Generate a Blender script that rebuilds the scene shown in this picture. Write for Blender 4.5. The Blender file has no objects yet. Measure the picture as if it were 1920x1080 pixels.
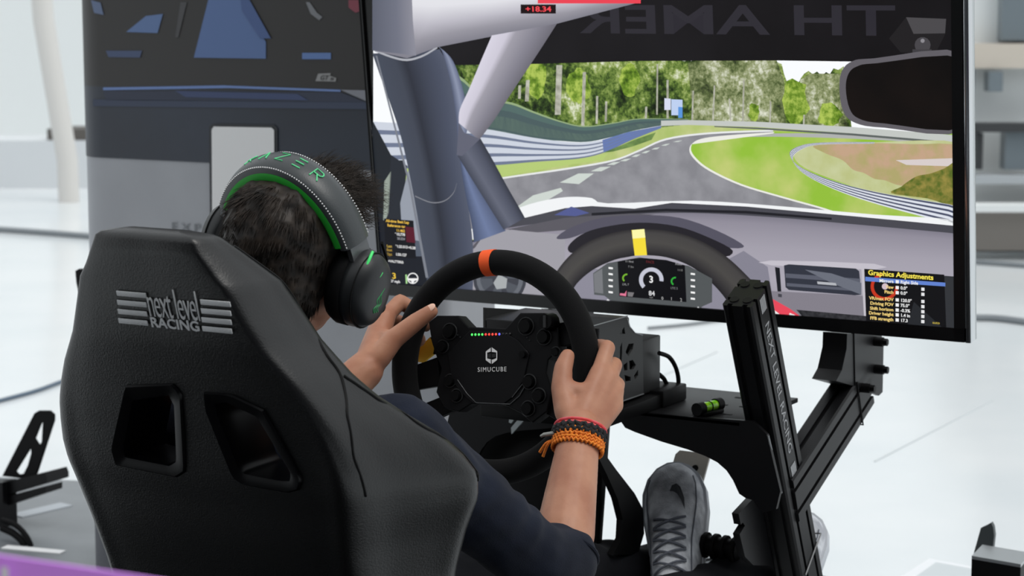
import bpy, bmesh, math, random
import numpy as np
from mathutils import Vector as V, Matrix as M, noise as MN
random.seed(7)
R = math.radians
# ------------------------------------------------------------------ camera
F = 4000.0; YAW = R(30); PITCH = R(7.7); HCAM = 1.32
CH = V((-math.sin(YAW)*math.cos(PITCH), math.cos(YAW)*math.cos(PITCH), -math.sin(PITCH)))
CR = V((math.cos(YAW), math.sin(YAW), 0)); CU = CR.cross(CH)
CAM = V((1.597, -2.037, HCAM))
scn = bpy.context.scene
col = scn.collection
cd = bpy.data.cameras.new('camera'); cam = bpy.data.objects.new('camera', cd); col.objects.link(cam)
cam.location = CAM; cam.rotation_euler = CH.to_track_quat('-Z', 'Y').to_euler()
cd.sensor_width = 36; cd.lens = F/1920*36; cd.clip_start = .05; cd.clip_end = 200
cd.dof.use_dof = True; cd.dof.focus_distance = 2.95; cd.dof.aperture_fstop = 9.0
scn.camera = cam
# ------------------------------------------------------------------ light
w = bpy.data.worlds.new('world'); scn.world = w; w.use_nodes = True
bg = w.node_tree.nodes['Background']; bg.inputs[0].default_value = (.93, .97, 1, 1); bg.inputs[1].default_value = 0.96
sd = bpy.data.lights.new('sun', 'SUN'); sd.energy = 1.6; sd.angle = R(32); sd.color = (1, .97, .93)
sun = bpy.data.objects.new('sun', sd); col.objects.link(sun); sun.rotation_euler = (R(4), R(28), 0); sun.location = (0, 0, 6)
scn.view_settings.view_transform = 'Standard'; scn.view_settings.look = 'None'
scn.view_settings.gamma = 1; scn.view_settings.use_curve_mapping = False; scn.view_settings.exposure = 0.0

# ------------------------------------------------------------------ layout helpers: a pixel of the photo seen on a given plane of the place
def ray(x, y): return CH + CR*((x-960)/F) + CU*((540-y)/F)
def onX(x, y, X): k = ray(x, y); return CAM + k*((X-CAM.x)/k.x)
def onY(x, y, Y): k = ray(x, y); return CAM + k*((Y-CAM.y)/k.y)
def onZ(x, y, Z): k = ray(x, y); return CAM + k*((Z-CAM.z)/k.z)
def onP(x, y, p, n): k = ray(x, y); return CAM + k*((V(p)-CAM).dot(n)/k.dot(n))
def frame(o, ex, ey, ez):
    m = M.Identity(4)
    for i in range(3):
        m[i][0] = ex[i]; m[i][1] = ey[i]; m[i][2] = ez[i]; m[i][3] = o[i]
    return m
def lin(c): return tuple(((x/255)/12.92 if x/255 <= .04045 else ((x/255+.055)/1.055)**2.4) for x in c)
MATS = {}
def mat(name, c, rough=.5, metal=0, spec=.5, c2=None, nscale=40, bump=0, bscale=200, emit=0, coat=0, detail=4, nlo=.35, nhi=.65, sheen=0):
    if name in MATS: return MATS[name]
    m = bpy.data.materials.new(name); m.use_nodes = True; nt = m.node_tree; b = nt.nodes['Principled BSDF']
    b.inputs['Base Color'].default_value = (*lin(c), 1); b.inputs['Roughness'].default_value = rough
    b.inputs['Metallic'].default_value = metal; b.inputs['Specular IOR Level'].default_value = spec
    b.inputs['Coat Weight'].default_value = coat; b.inputs['Coat Roughness'].default_value = .15
    if sheen: b.inputs['Sheen Weight'].default_value = sheen
    tc = nt.nodes.new('ShaderNodeTexCoord')
    csock = None
    if c2:
        n = nt.nodes.new('ShaderNodeTexNoise'); n.inputs['Scale'].default_value = nscale; n.inputs['Detail'].default_value = detail
        nt.links.new(tc.outputs['Object'], n.inputs['Vector'])
        r = nt.nodes.new('ShaderNodeValToRGB'); r.color_ramp.elements[0].position = nlo; r.color_ramp.elements[1].position = nhi
        r.color_ramp.elements[0].color = (*lin(c), 1); r.color_ramp.elements[1].color = (*lin(c2), 1)
        nt.links.new(n.outputs['Fac'], r.inputs['Fac']); csock = r.outputs['Color']
        nt.links.new(csock, b.inputs['Base Color'])
    if emit:
        b.inputs['Emission Strength'].default_value = emit
        b.inputs['Emission Color'].default_value = (*lin(c), 1)
        if csock: nt.links.new(csock, b.inputs['Emission Color'])
        for l in list(b.inputs['Base Color'].links): nt.links.remove(l)
        b.inputs['Base Color'].default_value = (.004, .004, .004, 1)
    if bump:
        n2 = nt.nodes.new('ShaderNodeTexNoise'); n2.inputs['Scale'].default_value = bscale; n2.inputs['Detail'].default_value = 3
        nt.links.new(tc.outputs['Object'], n2.inputs['Vector'])
        bp = nt.nodes.new('ShaderNodeBump'); bp.inputs['Strength'].default_value = bump; bp.inputs['Distance'].default_value = .002
        nt.links.new(n2.outputs['Fac'], bp.inputs['Height']); nt.links.new(bp.outputs['Normal'], b.inputs['Normal'])
    MATS[name] = m
    return m
def tag(o, label=None, cat=None, group=None, kind=None):
    if label: o['label'] = label
    if cat: o['category'] = cat
    if group: o['group'] = group
    if kind: o['kind'] = kind
    return o
def thing(name, label, cat, loc=(0, 0, 0), group=None):
    o = bpy.data.objects.new(name, None); col.objects.link(o); o.location = loc; o.empty_display_size = .05
    return tag(o, label, cat, group)
def wm(o):
    m = M.Translation(o.location)
    return m if o.parent is None else m
def link(name, me, material, parent=None, smooth=40):
    o = bpy.data.objects.new(name, me); col.objects.link(o)
    if material: me.materials.clear(); me.materials.append(material)
    if smooth is not None:
        me.polygons.foreach_set('use_smooth', [True]*len(me.polygons))
        if smooth < 180: me.set_sharp_from_angle(angle=R(smooth))
    if parent:
        o.parent = parent
        if parent.type == 'EMPTY': o.matrix_parent_inverse = M.Translation(-parent.location)
        else:
            o.matrix_parent_inverse = M.Identity(4)   # meshes are built in world coordinates; the empty above carries the offset
    return o
class MB:
    def __init__(s): s.bm = bmesh.new()
    def mesh(s, nm='m'):
        me = bpy.data.meshes.new(nm); bmesh.ops.recalc_face_normals(s.bm, faces=s.bm.faces); s.bm.to_mesh(me); s.bm.free(); return me
    def build(s, name, material, parent=None, smooth=40): return link(name, s.mesh(name), material, parent, smooth)
    def box(s, c, size, rot=None, bev=0, seg=2):
        m = M.Translation(V(c)) @ (rot.to_4x4() if rot else M.Identity(4)) @ M.Diagonal((*size, 1))
        r = bmesh.ops.create_cube(s.bm, size=1, matrix=m)
        if bev:
            es = list({e for v in r['verts'] for e in v.link_edges})
            bmesh.ops.bevel(s.bm, geom=es, offset=bev, segments=seg, affect='EDGES', profile=.5)
        return s
    def ell(s, c, rad, rot=None, seg=20):
        m = M.Translation(V(c)) @ (rot.to_4x4() if rot else M.Identity(4)) @ M.Diagonal((*rad, 1)) if not isinstance(rad, (int, float)) else M.Translation(V(c)) @ M.Diagonal((rad, rad, rad, 1))
        nv = max(6, seg//2); rings = []
        for i in range(nv+1):
            a = math.pi*min(max(i/nv, .01), .99); rings.append([m @ V((math.sin(a)*math.cos(2*math.pi*j/seg), math.sin(a)*math.sin(2*math.pi*j/seg), -math.cos(a))) for j in range(seg)])
        return s.loft(rings)
    def loft(s, rings, closed=True, cap=True, loop=False):
        vs = [[s.bm.verts.new(p) for p in r] for r in rings]; n = len(rings[0]); k = len(rings)
        for i in range(k if loop else k-1):
            a, b = vs[i], vs[(i+1) % k]
            for j in range(n if closed else n-1):
                jj = (j+1) % n
                s.bm.faces.new((a[j], a[jj], b[jj], b[j]))
        if cap and not loop and closed:
            s.bm.faces.new(vs[0][::-1]); s.bm.faces.new(vs[-1])
        return s
    def tube(s, pts, r, seg=10, closed=False, ry=None, up=None, cap=True):
        pts = [V(p) for p in pts]; n = len(pts); rr = r if isinstance(r, (list, tuple)) else [r]*n
        rings = []; t0 = None; nrm = None
        for i, p in enumerate(pts):
            if closed: t = (pts[(i+1) % n]-pts[i-1])
            else: t = pts[min(i+1, n-1)]-pts[max(i-1, 0)]
            t.normalize()
            if nrm is None:
                a = V(up) if up else (V((0, 0, 1)) if abs(t.z) < .9 else V((1, 0, 0)))
                nrm = (a - t*a.dot(t)).normalized()
            else: nrm = (nrm - t*nrm.dot(t)).normalized()
            b = t.cross(nrm)
            k = (ry/r if ry and not isinstance(r, (list, tuple)) else 1)
            rings.append([p + nrm*(math.cos(2*math.pi*j/seg)*rr[i]) + b*(math.sin(2*math.pi*j/seg)*rr[i]*k) for j in range(seg)])
        s.loft(rings, True, cap and not closed, closed); return s
    def cap2(s, p, q, r1, r2, seg=14):
        p, q = V(p), V(q); s.tube([p, q], [r1, r2], seg); s.ell(p, r1, seg=seg); s.ell(q, r2, seg=seg); return s
    def chain(s, pts, rs, seg=14):
        for i in range(len(pts)-1): s.cap2(pts[i], pts[i+1], rs[i], rs[i+1], seg)
        return s
    def cyl(s, p, q, r, seg=20, r2=None): s.tube([p, q], [r, r if r2 is None else r2], seg); return s
    def poly(s, pts): s.bm.faces.new([s.bm.verts.new(V(p)) for p in pts]); return s
    def prism(s, pts, d):
        d = V(d); a = [s.bm.verts.new(V(p)) for p in pts]; b = [s.bm.verts.new(V(p)+d) for p in pts]; n = len(a)
        s.bm.faces.new(a); s.bm.faces.new(b[::-1])
        for i in range(n): s.bm.faces.new((a[i], b[i], b[(i+1) % n], a[(i+1) % n]))
        return s
def catmull(pts, n=8, closed=False):
    P = [V(p) for p in pts]; N = len(P); out = []
    for i in range(N if closed else N-1):
        if closed: a, b, c, d = P[i-1], P[i], P[(i+1) % N], P[(i+2) % N]
        else: a, b, c, d = P[max(i-1, 0)], P[i], P[i+1], P[min(i+2, N-1)]
        for k in range(n):
            t = k/n
            out.append(.5*((2*b)+(c-a)*t+(2*a-5*b+4*c-d)*t*t+(3*b-a-3*c+d)*t**3))
    if not closed: out.append(P[-1])
    return out
def curve_mesh(cu):
    ob = bpy.data.objects.new('tmp', cu)
    me = bpy.data.meshes.new_from_object(ob)
    bpy.data.objects.remove(ob); bpy.data.curves.remove(cu); return me
def plate(name, loops, mtx, thick, material, parent=None, bev=0):
    """flat plate with cut-outs: loops = list of 2-D outlines (first the outside)"""
    cu = bpy.data.curves.new('c', 'CURVE'); cu.dimensions = '2D'; cu.fill_mode = 'BOTH'; cu.extrude = thick/2; cu.bevel_depth = bev
    for lp in loops:
        sp = cu.splines.new('POLY'); sp.points.add(len(lp)-1); sp.use_cyclic_u = True
        for p, q in zip(sp.points, lp): p.co = (q[0], q[1], 0, 1)
    me = curve_mesh(cu); me.transform(mtx); return link(name, me, material, parent, 35)
def text(name, s, size, mtx, material, parent=None, ext=.0003, sx=1, align='CENTER', shear=0, off=0, space=1):
    cu = bpy.data.curves.new('t', 'FONT'); cu.body = s; cu.size = size; cu.align_x = align; cu.align_y = 'CENTER'; cu.extrude = ext; cu.shear = shear; cu.offset = off; cu.space_character = space
    cu.resolution_u = 3
    me = curve_mesh(cu); me.transform(mtx @ M.Diagonal((sx, 1, 1, 1))); return link(name, me, material, parent, None)
def evaluated(me, mods):
    ob = bpy.data.objects.new('tmp', me); col.objects.link(ob)
    for t, kw in mods:
        md = ob.modifiers.new(t, t)
        for k, v in kw.items(): setattr(md, k, v)
    dg = bpy.context.evaluated_depsgraph_get(); out = bpy.data.meshes.new_from_object(ob.evaluated_get(dg))
    bpy.data.objects.remove(ob); bpy.data.meshes.remove(me); return out
def fuse(mb, voxel, smooth=6, factor=.5):
    return evaluated(mb.mesh('f'), [('REMESH', dict(mode='VOXEL', voxel_size=voxel, use_smooth_shade=True)), ('SMOOTH', dict(factor=factor, iterations=smooth))])
def displace(me, fn):
    n = len(me.vertices); co = np.empty(n*3); no = np.empty(n*3); me.vertices.foreach_get('co', co); me.vertices.foreach_get('normal', no)
    co = co.reshape(-1, 3); no = no.reshape(-1, 3)
    out = [V(c)+fn(V(c), V(k)) for c, k in zip(co, no)]
    me.vertices.foreach_set('co', np.array(out).ravel()); me.update()
# ------------------------------------------------------------------ common materials
BLK = mat('black_metal', (14, 14, 16), .42, 0, .2, bump=.05, bscale=900)
BLK2 = mat('black_plastic', (11, 11, 12), .45, 0, .1)
LEATHER = mat('black_leather', (4, 5, 6), .36, 0, .56, bump=.18, bscale=420)
STEEL = mat('brushed_steel', (175, 178, 180), .3, .9)
CHROME = mat('polished_silver', (205, 208, 210), .18, 1)
WHITE = mat('white_print', (235, 235, 235), .5)
SILVERPRINT = mat('silver_print', (150, 152, 155), .45)
RUBBER = mat('black_rubber', (12, 12, 13), .6, spec=.12)
SKIN = mat('skin', (176, 127, 101), .5, spec=.35, c2=(158, 106, 82), nscale=22, bump=.08, bscale=320, sheen=.05)
SKIN.node_tree.nodes['Principled BSDF'].inputs['Subsurface Weight'].default_value = .08
SKIN.node_tree.nodes['Principled BSDF'].inputs['Subsurface Radius'].default_value = (.01, .004, .002)
# ================================================================== setting
fm = mat('pale_floor', (216, 222, 225), .16, spec=.5, c2=(225, 229, 231), nscale=1.2, bump=.01, bscale=5)
fl = tag(MB().box((0, 6, -.03), (60, 60, .06)).build('floor', fm), kind='structure')
jm = mat('floor_joint', (190, 196, 198), .5)
def floor_strip(name, p, q, wd, m, h=.002):
    p, q = V(p), V(q); d = (q-p).normalized(); s = V((-d.y, d.x, 0))*wd/2
    return MB().prism([p-s, q-s, q+s, p+s], (0, 0, h)).build(name, m, None, None)
for i, (a, b) in enumerate([((1640, 866), (1860, 752)), ((1240, 706), (1345, 660))]):
    o = floor_strip('trim_%d' % (i+1), onZ(*a, 0), onZ(*b, 0), .006, jm); tag(o, kind='structure')
# far wall with its openings: it stands across the view, beyond the hall
wl = mat('white_wall', (222, 226, 226), .6); wlc = mat('cream_wall', (196, 188, 176), .6); wlg = mat('grey_glass', (112, 122, 128), .3); wld = mat('dark_frame', (52, 54, 56), .5)
def far(x, y, D):      # a point at ground distance D along the view
    k = ray(x, y); return CAM + k*(D/k.dot(V((-math.sin(YAW), math.cos(YAW), 0))))
fw = CR.copy(); fd = V((-math.sin(YAW), math.cos(YAW), 0))
rotw = M((tuple(fw), tuple(fd), (0, 0, 1))).transposed()
def wallbox(name, x0, x1, y0, y1, D, th, m, parent=None):
    a = far(x0, y0, D); b = far(x1, y1, D); c = (a+b)/2 + fd*th/2
    return MB().box(c, (abs((b-a).dot(fw)), th, abs(b.z-a.z)), rotw).build(name, m, parent, None)
W = tag(wallbox('wall_far', 1300, 4200, -900, 470, 11.2, .2, wl), kind='structure')
tag(wallbox('wall_left', -2600, 1300, -900, 292, 18.0, .2, wl), kind='structure')
# right-hand strip of the far wall: glazing, beam, ledge, plinth
g = wallbox('window_1', 1886, 2150, -200, 76, 11.1, .1, wlg); tag(g, kind='structure')
for nm, (x0, x1, y0, y1, D, m) in {'trim_10': (1790, 2200, 82, 128, 11.05, wlc), 'trim_11': (1790, 2200, 232, 248, 10.95, wld), 'trim_12': (1790, 2200, 385, 398, 10.7, wl), 'trim_13': (1790, 2200, 330, 345, 10.9, mat('ledge_grey', (168, 174, 178), .5)), 'baseboard_far': (1790, 2200, 398, 470, 10.85, mat('plinth_brown', (134, 128, 122), .6))}.items():
    tag(wallbox(nm, x0, x1, y0, y1, D, .15, m), kind='structure')
for i, (x0, x1, y0, y1, m) in enumerate([(1855, 1880, 135, 172, wlg), (1815, 1826, 130, 205, wlg), (1832, 1842, 250, 318, wld), (1886, 1925, 248, 318, wlg)]):
    tag(wallbox('window_%d' % (i+2), x0, x1, y0, y1, 11.0, .12, m), kind='structure')
# unseen wall added behind the camera to keep the seat back dark
tag(MB().box((2.2, -5.8, 2.3), (26, .2, 4.6), M.Rotation(R(30), 3, 'Z')).build('wall_light_block', mat('light_block_grey', (66, 67, 70), .9, spec=.1)), kind='structure')
tag(MB().box((2.0, -4.0, .004), (26, 5.2, .008), M.Rotation(R(30), 3, 'Z')).build('floor_shade_sheet', mat('shade_sheet_grey', (74, 75, 79), .95, spec=.1, bump=.4, bscale=300)), kind='structure')  # dark sheet added out of view, cuts pale floor reflection on the seat
tag(MB().box((-.1, -.6, .003), (2.2, 2.6, .006)).build('floor_bounce_block', mat('bounce_block_black', (26, 26, 28), .85, spec=.15, bump=.3, bscale=200)), kind='structure')  # added black sheet below the frame, stops floor bounce reaching the seat
# ================================================================== banner wall behind the rig
BY = 1.65
xl = onY(128, 300, BY).x; xr = onY(835, 580, BY).x
ban = thing('display_wall', 'tall grey exhibition display wall with rounded end, printed with a dark blue sports car', 'display wall', ((xl+xr)/2, BY, 0))
gm = mat('grey_print', (146, 148, 153), .45, c2=(152, 154, 159), nscale=6)
ht = 2.35; rr = .1
# plan outline with round ends
def plan(y0, infl=0):
    pts = []; d = .2
    for k in range(9):
        a = math.pi/2*k/8; pts.append((xl+rr-rr*math.cos(math.pi/2-a)*1.0 if 0 else xl+rr-math.cos(a)*(rr+infl), BY+rr-math.sin(a)*(rr+infl)))
    for k in range(9):
        a = math.pi/2*k/8; pts.append((xr-.03+math.sin(a)*(.03+infl), BY+.03-math.cos(a)*(.03+infl)))
    pts += [(xr, BY+d), (xl, BY+d)]
    return pts
mb = MB(); pl = plan(0)
mb.loft([[V((x, y, z)) for x, y in pl] for z in (0, ht)]); panel = mb.build('panel', gm, ban, 30)
def strip(name, z0, z1, m, off=.0015, x0=None, x1=None):
    """print that wraps round the end of the panel between two heights"""
    pts = [p for p in plan(0, off)[:18]]
    mb = MB(); a = [mb.bm.verts.new((x, y, z0)) for x, y in pts]; b = [mb.bm.verts.new((x, y, z1)) for x, y in pts]
    for i in range(len(pts)-1): mb.bm.faces.new((a[i], a[i+1], b[i+1], b[i]))
    return mb.build(name, m, ban, 60)
zg = onY(415, 306, BY).z; zc = onY(300, 165, BY).z
navy = mat('navy_print', (30, 36, 47), .45, c2=(38, 46, 60), nscale=5, nlo=.3, nhi=.8)
blackp = mat('dark_print', (38, 36, 35), .5)
strip('car_bumper_print', zg, zc, navy)
strip('car_rear_print', zc, ht, blackp)
def pp(name, pts, c, off=.003, rough=.45, par=panel):
    return MB().poly([onY(x, y, BY)-V((0, off, 0)) for x, y in pts]).build(name, mat('print_%d_%d_%d' % c, c, rough), par, None)
pp('print_shape', [(365, 108), (392, 0), (402, -60), (452, -60), (458, 20), (500, 78), (500, 110)], (79, 103, 148))
pp('print_shape', [(452, -10), (470, 0), (510, 72), (490, 72), (456, 20)], (62, 84, 130), .004)
pp('print_shape', [(238, 60), (275, 30), (307, 26), (297, 62)], (84, 108, 150))
pp('print_shape', [(200, 95), (268, 95), (264, 108), (205, 107)], (58, 72, 104))
pp('print_shape', [(568, 99), (622, 99), (622, 111), (568, 111)], (84, 112, 162))
pp('print_shape', [(172, 0), (190, 5), (196, 28), (178, 24)], (90, 105, 135))
pp('print_shape', [(195, 164), (420, 160), (640, 168), (640, 172), (430, 165), (195, 169)], (100, 125, 175))
pp('print_shape', [(195, 170), (640, 173), (690, 192), (200, 188)], (34, 42, 62))
pp('print_shape', [(330, 170), (560, 176), (580, 188), (350, 182)], (48, 62, 98), .004)
pp('print_shape', [(640, 168), (720, 170), (720, 192), (690, 190)], (120, 122, 130), .004)
pp('print_shape', [(340, 4), (352, 4), (336, 70), (330, 70)], (62, 62, 64))
pp('print_shape', [(575, 4), (582, 4), (596, 24), (606, 32), (600, 38), (584, 26)], (110, 112, 116))
pp('print_shape', [(655, 0), (690, 0), (684, 18), (668, 24), (655, 14)], (120, 52, 66))
pp('print_shape', [(176, 186), (720, 192), (720, 205), (176, 199)], (44, 54, 76))
pp('badge_print', [(598, 138), (622, 137), (620, 142), (632, 146), (631, 153), (593, 152)], (132, 132, 132))
fy = lambda p: frame(p, V((1, 0, 0)), V((0, 0, 1)), V((0, -1, 0)))
text('badge_lettering', 'GT', .014, fy(onY(609, 146, BY)-V((0, .004, 0))), blackp, panel, .0002, 1.1, shear=.3)
text('badge_lettering', '86', .008, fy(onY(624, 148, BY)-V((0, .004, 0))), blackp, panel, .0002, 1.1, shear=.3)
text('wall_lettering', 'EXPO', .026, fy(onY(322, 425, BY)-V((0, .003, 0))), mat('grey_letter', (112, 116, 120), .5), panel, .0002, 1.5, 'LEFT', space=1.4)
# blank white code label (its code is left out)
lab = pp('code_label', [(400, 232), (515, 234), (522, 240), (524, 420), (396, 416), (394, 238)], (30, 33, 38), .004)
pp('code_label_face', [(404, 237), (512, 239), (517, 244), (518, 412), (401, 410), (400, 243)], (214, 214, 214), .006)
# dark base of the wall
strip('plinth', 0.0, .24, mat('plinth_dark', (92, 94, 100), .5), .004)
# small black bracket clipped on the wall
o = MB().prism([onY(x, y, BY-.012) for x, y in [(141, 508), (148, 504), (156, 508), (168, 522), (166, 556), (150, 562), (143, 530)]], (0, .011, 0)).build('clip_bracket', BLK2)
tag(o, 'small black clip bracket on the end of the grey display wall', 'bracket')
# ================================================================== monitor
MT = R(6.5); MY = 1.22
MO = onY(1270, 594, MY); MO = V((.009, MY, (onY(720, 548, MY).z+onY(1818, 641, MY).z)/2))
mex = V((1, 0, 0)); mey = V((0, -math.sin(MT), math.cos(MT))); mn = V((0, -math.cos(MT), -math.sin(MT)))
def scr(x, y, off=0): return onP(x, y, MO, mn) + mn*off
def suv(x, y): p = onP(x, y, MO, mn)-MO; return p.dot(mex), p.dot(mey)
ul = suv(700, 270)[0]; ur = suv(1806, 330)[0]; ub = suv(1400, 607)[1]
uh = .655
mon = thing('monitor', 'large flat monitor in black bezel showing a racing game cockpit and track', 'monitor', (MO.x, MO.y+.03, 0))
FR = frame(MO, mex, mey, mn)
def lb(mb, u0, u1, v0, v1, d0, d1, bev=0):
    c = MO+mex*(u0+u1)/2+mey*(v0+v1)/2+mn*(d0+d1)/2
    mb.box(c, (u1-u0, v1-v0, d1-d0), M((tuple(mex), tuple(mey), tuple(mn))).transposed(), bev); return mb
GLS = mat('monitor_black', (14, 14, 15), .25, spec=.45)
lb(MB(), ul-.002, ur+.002, ub, ub+uh, -.045, -.002, .003).build('back_housing', BLK2, mon)
lb(MB(), ur+.002, ur+.012, ub-.002, ub+uh, -.026, .004, .002).build('side_frame', CHROME, mon)
lb(MB(), ul-.008, ul-.002, ub-.002, ub+uh, -.045, .004, .002).build('side_frame', BLK2, mon)
scrn = lb(MB(), ul, ur, ub, ub+uh, -.004, 0).build('screen', GLS, mon, None)
bl = suv(716, 480)[0]; br = suv(1789, 400)[0]
BZ = .006
lb(MB(), ul-.002, bl, ub, ub+uh, 0, BZ).build('bezel', GLS, mon, None)
lb(MB(), br, ur+.002, ub, ub+uh, 0, BZ).build('bezel', GLS, mon, None)
lb(MB(), ul-.002, ur+.002, ub, suv(1400, 583)[1], 0, BZ).build('bezel', GLS, mon, None)
lb(MB(), ul-.002, ur+.002, ub+uh-.012, ub+uh, 0, BZ).build('bezel', GLS, mon, None)
vt = ub+uh-.012; vb = suv(1400, 583)[1]
layer = [0]
def clip(pts):
    """keep a picture shape inside the lit area of the panel"""
    P = [suv(x, y) for x, y in pts]
    for ax, lim, sg in ((0, bl, 1), (0, br, -1), (1, vb, 1), (1, vt, -1)):
        out = []
        for i in range(len(P)):
            a, b = P[i-1], P[i]; fa = sg*(a[ax]-lim); fb = sg*(b[ax]-lim)
            if (fa >= 0) != (fb >= 0):
                t = fa/(fa-fb); out.append((a[0]+(b[0]-a[0])*t, a[1]+(b[1]-a[1])*t))
            if fb >= 0: out.append(b)
        P = out
        if len(P) < 3: return None
    return P
ES = 1.0
def em(c, c2=None, ns=60, lo=.35, hi=.65, det=5):
    nm = 'lit_%d_%d_%d' % c + ('_%d_%d_%d_%d' % (*c2, ns) if c2 else '')
    return mat(nm, c, .35, spec=.15, emit=ES, c2=c2, nscale=ns, nlo=lo, nhi=hi, detail=det)
def sp(name, pts, c, c2=None, ns=60, same=False, **kw):
    P = clip(pts)
    if not P: return
    if not same: layer[0] += 1
    off = .0002+layer[0]*.00003
    return MB().poly([MO+mex*u+mey*v+mn*off for u, v in P]).build(name, em(c, c2, ns, **kw), scrn, None)
def smooth(pts, n=5, closed=True): return [(p.x, p.y) for p in catmull([V((x, y, 0)) for x, y in pts], n, closed)]
def stx(s, x, y, hpx, c, align='CENTER', sx=1., off=0, mirror=False, rot=0, space=1):
    layer[0] += .6
    k = (suv(x, y-hpx)[1]-suv(x, y)[1])
    m = frame(scr(x, y, .0002+(layer[0]+1)*.00003), mex, mey, mn) @ M.Rotation(rot, 4, 'Z')
    if mirror: m = m @ M.Diagonal((-1, 1, 1, 1))
    text('screen_lettering', s, k*1.38, m, em(c), scrn, 0, sx, align, 0, off, space)
GRM = bpy.data.materials.new('lit_gradient'); GRM.use_nodes = True
_b = GRM.node_tree.nodes['Principled BSDF']; _b.inputs['Base Color'].default_value = (.004, .004, .004, 1); _b.inputs['Roughness'].default_value = .35; _b.inputs['Specular IOR Level'].default_value = .15
_a = GRM.node_tree.nodes.new('ShaderNodeAttribute'); _a.attribute_name = 'Col'; GRM.node_tree.links.new(_a.outputs['Color'], _b.inputs['Emission Color']); _b.inputs['Emission Strength'].default_value = ES
def spg(name, A, B, stops, n=6, curve=True):
    """picture shape shaded across: from outline A to outline B through colour stops (t, colour)"""
    if curve: A, B = smooth(A, n, False), smooth(B, n, False)
    layer[0] += 1; off = .0002+layer[0]*.00003
    me = bpy.data.meshes.new(name); vs = []; cs = []; fs = []; K = len(A)
    for t, c in stops:
        for p, q in zip(A, B):
            u, v = suv(p[0]+(q[0]-p[0])*t, p[1]+(q[1]-p[1])*t)
            u = min(max(u, bl), br); v = min(max(v, vb), vt)
            vs.append(MO+mex*u+mey*v+mn*off); cs.append((*lin(c), 1))
    for i in range(len(stops)-1):
        for j in range(K-1): fs.append((i*K+j, i*K+j+1, (i+1)*K+j+1, (i+1)*K+j))
    me.from_pydata(vs, [], fs); at = me.color_attributes.new('Col', 'FLOAT_COLOR', 'POINT'); at.data.foreach_set('color', np.array(cs).ravel())
    return link(name, me, GRM, scrn, None)
def band(name, top, bot, t0, t1, c, same=True):
    o = spg(name, top, bot, [(t0, c), (t1, c)], 5)
    if same: layer[0] -= 1
G = lambda g: (g, g, g+2)
sp('sky_picture', [(700, 90), (1800, 90), (1800, 300), (700, 300)], (250, 252, 255))
def foliage(name, stops, ns, sc2):
    m = bpy.data.materials.new(name); m.use_nodes = True; nt = m.node_tree; b = nt.nodes['Principled BSDF']; b.inputs['Base Color'].default_value = (.004, .004, .004, 1); b.inputs['Roughness'].default_value = .35; b.inputs['Specular IOR Level'].default_value = .15
    tc = nt.nodes.new('ShaderNodeTexCoord'); mp_ = nt.nodes.new('ShaderNodeMapping'); mp_.inputs['Scale'].default_value = (1.15, 1, 1.05); nt.links.new(tc.outputs['Object'], mp_.inputs['Vector'])
    n1 = nt.nodes.new('ShaderNodeTexNoise'); n1.inputs['Scale'].default_value = ns; n1.inputs['Detail'].default_value = 8; n1.inputs['Roughness'].default_value = .72
    n2 = nt.nodes.new('ShaderNodeTexNoise'); n2.inputs['Scale'].default_value = sc2; n2.inputs['Detail'].default_value = 2
    nt.links.new(mp_.outputs['Vector'], n1.inputs['Vector']); nt.links.new(mp_.outputs['Vector'], n2.inputs['Vector'])
    ma = nt.nodes.new('ShaderNodeMath'); ma.operation = 'MULTIPLY_ADD'; ma.inputs[1].default_value = .55; nt.links.new(n2.outputs['Fac'], ma.inputs[0])
    mb_ = nt.nodes.new('ShaderNodeMath'); mb_.operation = 'MULTIPLY'; mb_.inputs[1].default_value = .62; nt.links.new(n1.outputs['Fac'], mb_.inputs[0]); nt.links.new(mb_.outputs[0], ma.inputs[2])
    r = nt.nodes.new('ShaderNodeValToRGB'); cr = r.color_ramp
    while len(cr.elements) < len(stops): cr.elements.new(.5)
    for e, (p, c) in zip(cr.elements, stops): e.position = p; e.color = (*lin(c), 1)
    nt.links.new(ma.outputs[0], r.inputs['Fac']); nt.links.new(r.outputs['Color'], b.inputs['Emission Color']); b.inputs['Emission Strength'].default_value = ES
    return m
FOL = foliage('lit_foliage', [(.45, (18, 26, 14)), (.535, (50, 70, 30)), (.60, (96, 122, 52)), (.67, (150, 168, 92)), (.76, (226, 230, 206))], 95, 17)
FOL2 = foliage('lit_foliage_pale', [(.42, (46, 54, 34)), (.52, (92, 106, 62)), (.62, (150, 158, 114)), (.74, (226, 228, 210))], 120, 24)
FOL3 = foliage('lit_foliage_bright', [(.42, (56, 84, 18)), (.54, (108, 142, 42)), (.66, (176, 198, 90))], 110, 34)
def spm(name, pts, m, same=False):
    o = sp(name, pts, (60, 90, 40), same=same)
    if o: o.data.materials.clear(); o.data.materials.append(m)
rj = random.Random(5)
topl = [(1262+k*7, 112+rj.uniform(-4, 3)) for k in range(28)]+[(1466, 120), (1470, 138), (1478, 160)]
spm('forest_picture', [(700, 100), (1000, 100)]+topl+[(1488, 168), (1496, 158), (1502, 146), (1508, 138), (1516, 133), (1524, 139), (1532, 134), (1541, 142), (1549, 135), (1556, 139), (1563, 128), (1572, 131), (1582, 124), (1600, 262), (1300, 250), (860, 250)], FOL)
spm('forest_picture', [(1290, 118), (1340, 108), (1456, 112), (1470, 150), (1474, 236), (1300, 230)], FOL2)
spm('forest_picture', [(1500, 150), (1520, 138), (1575, 138), (1590, 240), (1510, 238)], FOL2, True)
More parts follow.
